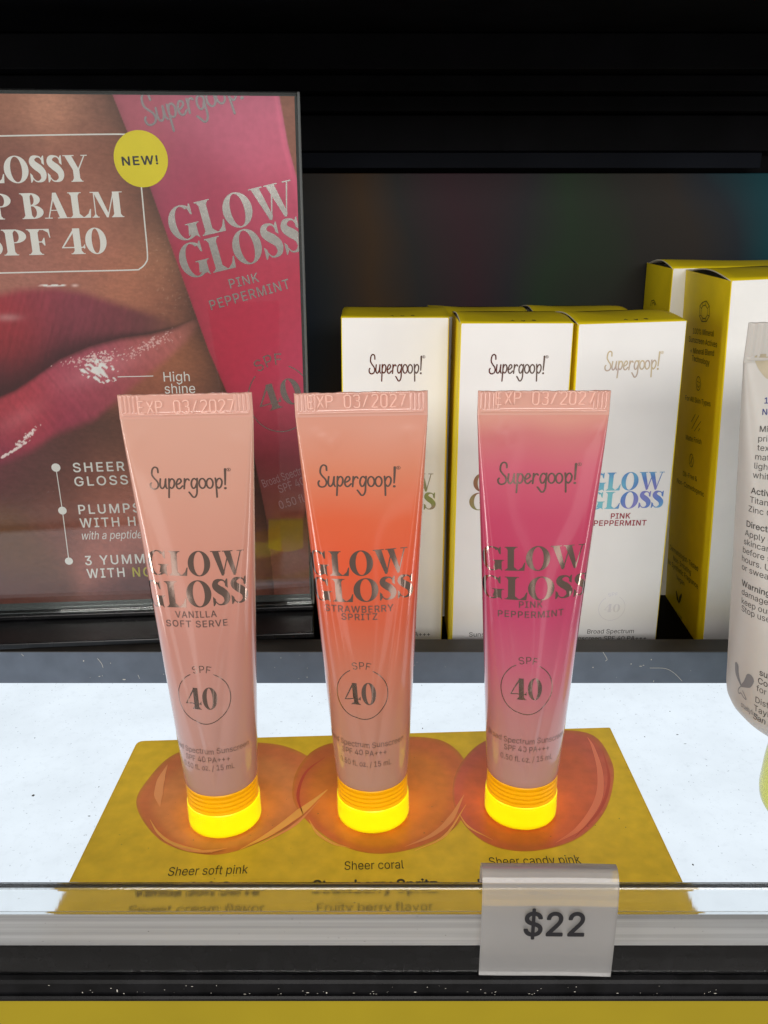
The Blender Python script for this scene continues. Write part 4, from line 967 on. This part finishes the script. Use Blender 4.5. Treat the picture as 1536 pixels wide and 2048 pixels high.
    wr = 1 + .18 * (vnoise(px - .8 * py, py, 6, 70, 23) - .5) + .16 * (vnoise(px, py, 4, 7, 24) - .5)
    ll = ll * np.array([.98, 1.0, 1.25]) * wr[..., None]
    ll = ll * 1.06 + (np.exp(-((px - 205) / 75) ** 2 - ((py - 738 + .32 * (px - 205)) / 24) ** 2) * .10 + np.exp(-((px - 40) / 45) ** 2 - ((py - 835 + .5 * (px - 40)) / 20) ** 2) * .06)[..., None] * np.array([1, .62, .62])
    c = c * (1 - m_[..., None]) + ll * m_[..., None]
    wv = 5 + 60 * (1 - sstep(-100, 330, px)); dk = np.where(py < line, np.exp(-((line - py) / wv) ** 2), np.exp(-((py - line) / 7) ** 2)) * (1 - sstep(330, 420, px))
    c *= (1 - .62 * dk)[..., None]
    # glints of the gloss
    def glint(cx, cy, ax, ay, rot, thr, seed, sc=5.0):
        cs, sn = math.cos(rot), math.sin(rot); e = ((px - cx) * cs + (py - cy) * sn) / ax; n_ = (-(px - cx) * sn + (py - cy) * cs) / ay
        q = vnoise(px * .8 + py * .6, py * .8 - px * .6, sc, sc * .55, seed); return sstep(thr, thr + .08, q * 1.0 + .55 * np.exp(-(e * e + n_ * n_)) - .0) * (e * e + n_ * n_ < 1.9)
    g_ = glint(198, 742, 30, 17, .25, .80, 11, 6) + .7 * glint(190, 718, 70, 14, -.18, 1.02, 12, 3.5) + .5 * glint(300, 690, 62, 14, -.45, 1.04, 13, 3) + .8 * glint(55, 872, 26, 5, -.7, .78, 14, 4) + .8 * glint(20, 905, 34, 2.2, -.55, .55, 16, 5)
    g_ += 1.0 * sstep(.4, .8, np.exp(-((px - 105) / 32) ** 4 - ((py - 571 + (px - 105) * .02) / 3.2) ** 2)) * sstep(.2, .45, vnoise(px, py, 7, 3, 15)) + .6 * np.exp(-((px - 150) / 6) ** 2 - ((py - 571) / 2.5) ** 2)
    g_ += .22 * np.exp(-((px - 15) / 24) ** 2 - ((py - 635) / 7) ** 2)
    g_ = np.clip(g_, 0, 1); c = c * (1 - g_[..., None]) + lin((226, 206, 196)) * g_[..., None]
    # the printed tube
    le = curve_y(py, [(150, 212), (182, 222), (378, 301), (700, 417), (908, 507), (1037, 533), (1110, 541), (1300, 560)]); re = curve_y(py, [(150, 552), (182, 557), (290, 576), (372, 598), (500, 622), (600, 650), (880, 640), (1037, 607), (1110, 604), (1300, 600)])
    body = rbf(px, py, [(280, 210, (160, 86, 98)), (400, 200, (172, 92, 112)), (520, 200, (182, 100, 122)), (350, 330, (150, 66, 88)), (480, 260, (176, 90, 112)), (560, 300, (190, 96, 120)), (420, 400, (158, 52, 80)), (570, 400, (172, 62, 90)), (430, 560, (164, 40, 66)), (560, 600, (172, 42, 72)), (500, 700, (168, 40, 66)), (600, 720, (176, 52, 84)), (540, 860, (158, 52, 70)), (600, 900, (160, 64, 84)), (570, 980, (142, 74, 78)), (575, 1040, (140, 92, 60))], 55)
    edge = np.exp(-np.clip(px - le, 0, None) / 14) * .22; body *= (1 - edge)[..., None]
    body *= (1 + .16 * np.exp(-((px - re + 8) / 5) ** 2))[..., None]
    m_ = sstep(-1.2, 1.2, px - le) * (1 - sstep(-1.2, 1.2, px - re)) * (1 - sstep(1034, 1044, py - .0))
    shd = np.exp(-np.clip(le - px, 0, None) / 26) * (px < le) * .55; c *= (1 - shd)[..., None]
    c = c * (1 - m_[..., None]) + body * m_[..., None]
    capm = sstep(-1.5, 1.5, px - 537) * (1 - sstep(-1.5, 1.5, px - 606)) * sstep(1034, 1044, py) * (1 - sstep(-2, 2, py - (1103 - ((px - 571) / 36) ** 2 * 8)))
    c = c * (1 - capm[..., None]) + lin((140, 116, 26)) * capm[..., None]
    lum = c @ np.array([.3, .55, .15]); return np.clip(lum[..., None] + .97 * (c - lum[..., None]), 0, 1) * np.array([1.0, .97, 1.06])
nx, ny = 400, 560
pxr, pxl = SF.hit(618, 700)[0], LEFT
sx, sz = np.linspace(pxl, -.5, nx), np.linspace(BOT, TOP - 1.1, ny)
X, Z = np.meshgrid(sx, sz); loc = np.stack([X, np.full(X.shape, 2.2), Z], -1)
pp = project(SF.world(loc.reshape(-1, 3))).reshape(ny, nx, 2)
colr = np.clip((1.12 * paint(pp[..., 0], pp[..., 1]) ** 1.08 + np.array([.002, .002, .002])) / .66, 0, .95)
idx = np.arange(nx * ny).reshape(ny, nx)
quads = np.stack([idx[:-1, :-1], idx[:-1, 1:], idx[1:, 1:], idx[1:, :-1]], -1).reshape(-1, 4)
mk('photo_print', loc.reshape(-1, 3), quads.tolist(), MATS['poster_print'], po, cols=colr.reshape(-1, 3))
mk('backing', [(pxl, 2.7, BOT), (-.5, 2.7, BOT), (-.5, 2.7, TOP - 1.1), (pxl, 2.7, TOP - 1.1)], [(0, 1, 2, 3)], MATS['paper_edge'], po)
Q = Print(SF, po, 1, 2.2, .12, dict(x0=float(pxl), x1=-.55, y0=float(BOT), y1=float(TOP - 1.15)))
MATS['ink_white'].node_tree.nodes['Principled BSDF'].inputs['Base Color'].default_value = (.88, .87, .85, 1); wh = MATS['ink_white']
Q.text('headline', serif_text('GLOSSY', .02), (-80, 368), (180, 363), 54, wh)
Q.text('headline', serif_text('LIP BALM', .02), (-88, 441), (249, 434), 52, wh)
Q.text('headline', serif_text('SPF 40', .02), (-32, 512), (216, 507), 52, wh)
fr_ = [(-140, 276), (0, 272), (225, 268.5), (252, 272), (270, 290), (277, 315), (283, 375), (289, 440), (295, 508), (292, 525), (280, 537), (262, 540), (130, 543), (0, 546), (-140, 549)]
Q.lay('frame_line', union(ribbon(catmull([Q.h(*p) for p in fr_], 5), .42)), wh)
c0 = Q.h(282, 318); rr = Q.h(336, 318)[0] - c0[0]
Q.lay('badge', union(disc(c0[0], c0[1], rr, 48)), MATS['badge_yellow'], .04)
Q.text('badge_text', sans('NEW!', .02, track=1.15), (245, 331), (317, 328), 17, MATS['ink_black'], lift=.08)
fp = MATS['foil_print']
Q.text('wordmark', serif_text('GLOW', .02), (348, 486), (597, 427), 72, fp); Q.text('wordmark', serif_text('GLOSS', .02), (370, 560), (612, 500), 72, fp)
Q.text('flavour_name', sans('PINK', .008, track=1.1), (461, 577), (519, 563), 19, fp); Q.text('flavour_name', sans('PEPPERMINT', .008, track=1.1), (423, 620), (581, 576), 20, fp)
mat('foil_dark', (.15, .13, .14), .35, metal=.6)
Q.text('logo', SCRIPT, (292, 252), (500, 192), 66, MATS['foil_dark'], unit=2.05)
c0 = Q.h(560, 797); rx = Q.h(624, 797)[0] - c0[0]; tl = R(16)
parts = [union(ringpolys(c0[0], c0[1], (rx, rx * 1.08), (rx - .34, rx * 1.08 - .34), 138, 432, 60))]
sv, sf = sans('SPF', .004, track=1.1); sv = sv.copy(); sv[:, 0] -= (sv[:, 0].max() + sv[:, 0].min()) / 2; ch = 3.6; ang = sv[:, 0] * ch / (rx + ch / 2) - R(17); rad = rx * .98 + sv[:, 1] * ch
parts.append((np.stack([c0[0] + rad * np.sin(ang), c0[1] + rad * 1.08 * np.cos(ang)], 1), sf)); parts.append(Q.fit(serif_text('40', .06), (524, 826), (608, 802), 54))
Q.lay('spf_badge', merge(parts), fp)
mat('ink_silver', lin((176, 140, 148), 1.5), .5); sl = MATS['ink_silver']
Q.text('fine_print', sans('Broad Spectrum', .002), (528, 975), (622, 942), 17, sl); Q.text('fine_print', sans('SPF 40 PA', .002), (560, 986), (636, 960), 17, sl); Q.text('fine_print', sans('0.50 fl. oz.', .002), (561, 1018), (640, 994), 17, sl)
Q.text('callout', sans('High', -.002), (328, 763), (380, 762), 19, wh); Q.text('callout', sans('shine', -.002), (330, 787), (391, 786), 19.5, wh)
Q.lay('callout_line', union(ribbon(np.array([Q.h(236, 753.5), Q.h(306, 752)]), .3)), wh)
Q.lay('bullet_line', merge([union(ribbon(np.array([Q.h(112, 935), Q.h(125, 1021), Q.h(138, 1122)]), .28) + disc(*Q.h(112, 935), 1.5) + disc(*Q.h(125, 1021), 1.45) + disc(*Q.h(138, 1122), 1.4))]), wh)
for (s, a, b_, c, k) in [('SHEER', (147, 944), (250, 941), 18, 0), ('GLOSS', (150, 972), (257, 968), 18, 0), ('PLUMPS', (158, 1028), (281, 1024), 18, 0), ('WITH H', (161, 1055), (272, 1051), 18, 0), ('3 YUMMY', (171, 1130), (312, 1125), 18, 0), ('WITH', (175, 1156), (250, 1153), 18, 0), ('NO', (266, 1153), (304, 1152), 18, 1)]:
    Q.text('bullet_text', sans(s, .012, track=1.2), a, b_, c, MATS['ink_yellow'] if k else wh)
Q.text('bullet_text', sans('with a peptide', 0, True), (165, 1079), (285, 1076), 16, wh)

# ------------------------------------------------------------------ clear price rail, tag, front edge
rail = thing('price_rail', (0, 150, 0), label='clear plastic price rail along the front edge of the shelf', cat='rail')
def arc(cy, cz, r, a0, a1, n=7): return [(cy + r * math.cos(R(a)), cz + r * math.sin(R(a))) for a in np.linspace(a0, a1, n)]
pr = [(-1.1, -3.6), (1.1, -3.6), (1.1, 10.4)] + [(2.2, 10.4), (2.5, 10.7), (2.5, 11.2), (2.2, 11.5)] + [(1.1, 11.5), (1.1, 18.9)] + arc(0, 18.95, 1.1, 5, 175, 10) + [(-1.1, 18.9)]
extrude_profile('clear_channel', pr, -420, 420, MATS['rail_glass'], rail, nx=1)
extrude_profile('haze_strip', [(-1.75, 5.0), (-1.5, 5.0), (-1.35, 13.1), (-1.6, 13.3)], -420, 420, MATS['haze_strip'], rail)  # added strip carrying the rail's whitish inner reflections as streaked colour
# black front edge of the shelf that carries the rail
eg = thing('shelf_edge', (0, 150, 0), label='glossy black front edge of the shelf below the price rail', cat='shelf edge')
extrude_profile('edge_profile', [(-2.6, -9.4), (.4, -9.4), (.4, -3.9), (1.3, -3.9), (1.3, 3.0), (.9, 3.4), (.5, 3.0), (.4, -.0), (-.2, -3.9), (-1.3, -3.9), (-2.2, -4.3), (-2.6, -5.0)][::-1], -420, 420, MATS['black_gloss'], eg)
extrude_profile('edge_bead', [(-3.3, -9.2), (-2.62, -9.3), (-2.62, -8.0), (-3.1, -8.0), (-3.4, -8.5)], -420, 420, MATS['black_gloss'], eg)
box('front_panel', -420, 420, -2.2, -1.2, -260, -9.5, MATS['fascia_yellow'])
fp_ = bpy.data.objects['front_panel']; fp_.location = (0, .150, 0); tag(fp_, 'plain yellow panel below the black shelf edge', 'panel')
# price tag
TF = Frame((0, 147.6, 0), R(-1.0)); 
x0, zt_ = TF.hit(967, 1736); x1, _ = TF.hit(1243, 1742); _, zb_ = TF.hit(966, 1945); zt_ -= 2.6
tg = thing('price_tag', TF.o, TF.yaw, 0, label='frosted clear plastic tag reading $22 hooked over the price rail', cat='price tag')
prof = [(-.1, zb_), (-.15, 4), (-.1, 12), (-.1, 17)] + [(.2 + 3.0 * (1 - math.cos(R(a))), 18.6 + 4.6 * math.sin(R(a)) * (zt_ - 18.6) / 4.6) for a in np.linspace(0, 150, 12)] + [(5.9, 17.5)]
V = []; F = []; xs = np.linspace(x0, x1, 9); npf = len(prof)
for x in xs:
    for (y, z) in prof: V.append((x, y, z + .10 * math.sin(x * .2)))
for i in range(len(xs) - 1):
    for j in range(npf - 1): F.append((i * npf + j, (i + 1) * npf + j, (i + 1) * npf + j + 1, i * npf + j + 1))
tgp = mk('tag_plate', V, F, MATS['frosted'], tg); sm_ = tgp.modifiers.new('thick', 'SOLIDIFY'); sm_.thickness = .5 * MM; sm_.offset = 1
PT = Print(TF, tg, 1, -.55, .15)
PT.text('price', sans('$22', .016), (1046, 1870), (1168, 1871), 46, MATS['ink_black'])

# ------------------------------------------------------------------ dust, fibres and chips lying on the shelf
mat('dust_pale', (.55, .52, .46), .9); mat('dust_dark', (.10, .09, .08), .9)
def flakes(name, n, fn, size, m, label):
    V, F = [], []
    for _ in range(n):
        c, ex, ey = fn(); r = size * rng.lognormal(0, .45); k = rng.integers(4, 7); a0 = rng.random() * 6.3; st = rng.uniform(.5, 2.2); i0 = len(V)
        for i in range(k): a = a0 + 6.2832 * i / k; V.append(c + ex * math.cos(a) * r * st + ey * math.sin(a) * r / st)
        F.append(tuple(range(i0, i0 + k)))
    o = mk(name, V, F, m); tag(o, kind='stuff', label=label, cat='dust'); return o
X_, Y_, Z_ = np.eye(3)
flakes('edge_dust', 110, lambda: (np.array([rng.uniform(-95, 95), 147.25, rng.choice([rng.uniform(-9, -5.2), rng.uniform(-9, -7)])]), X_, Z_), .11, MATS['dust_pale'], 'pale dust specks on the black shelf edge')
flakes('rail_dust', 70, lambda: (np.array([rng.uniform(-85, 85), 148.1, rng.uniform(4.5, 18)]), X_, Z_), .07, MATS['dust_dark'], 'fine dark dust specks on the clear price rail')
flakes('panel_dust', 90, lambda: (np.array([rng.uniform(-130, 130), rng.uniform(172, 265), .04]), X_, Y_), .16, MATS['dust_dark'], 'dark dust specks on the white light panel')
flakes('card_dust', 60, lambda: (np.array([rng.uniform(-70, 72), rng.uniform(172, 228), .80]), X_, Y_), .10, MATS['dust_dark'], 'dark dust specks on the yellow card')
flakes('riser_dust', 36, lambda: (np.array([rng.uniform(-120, 130), 266.36, rng.uniform(.8, 11.6)]), X_, Z_), .17, MATS['dust_pale'], 'pale dust specks on the grey riser')
V, F = [], []
for pts in [[(1300, 1336), (1330, 1337), (1348, 1346), (1364, 1362)], [(195, 1317), (203, 1327), (206, 1335)], [(43, 1308), (47, 1312)], [(1206, 1304), (1214, 1318), (1211, 1322)], [(276, 1350), (279, 1357)], [(780, 1315), (788, 1321), (790, 1330)]]:
    P_ = [Frame((0, 266.33, 0)).hit(*p) for p in pts]; v, f = union(ribbon(catmull(P_, 6), .13)); k = len(V)
    V += [(p[0], 266.33, p[1]) for p in v]; F += [tuple(i + k for i in t) for t in f]
tag(mk('fibres', V, F, MATS['dust_pale']), kind='stuff', label='thin pale fibres stuck to the grey riser', cat='dust')
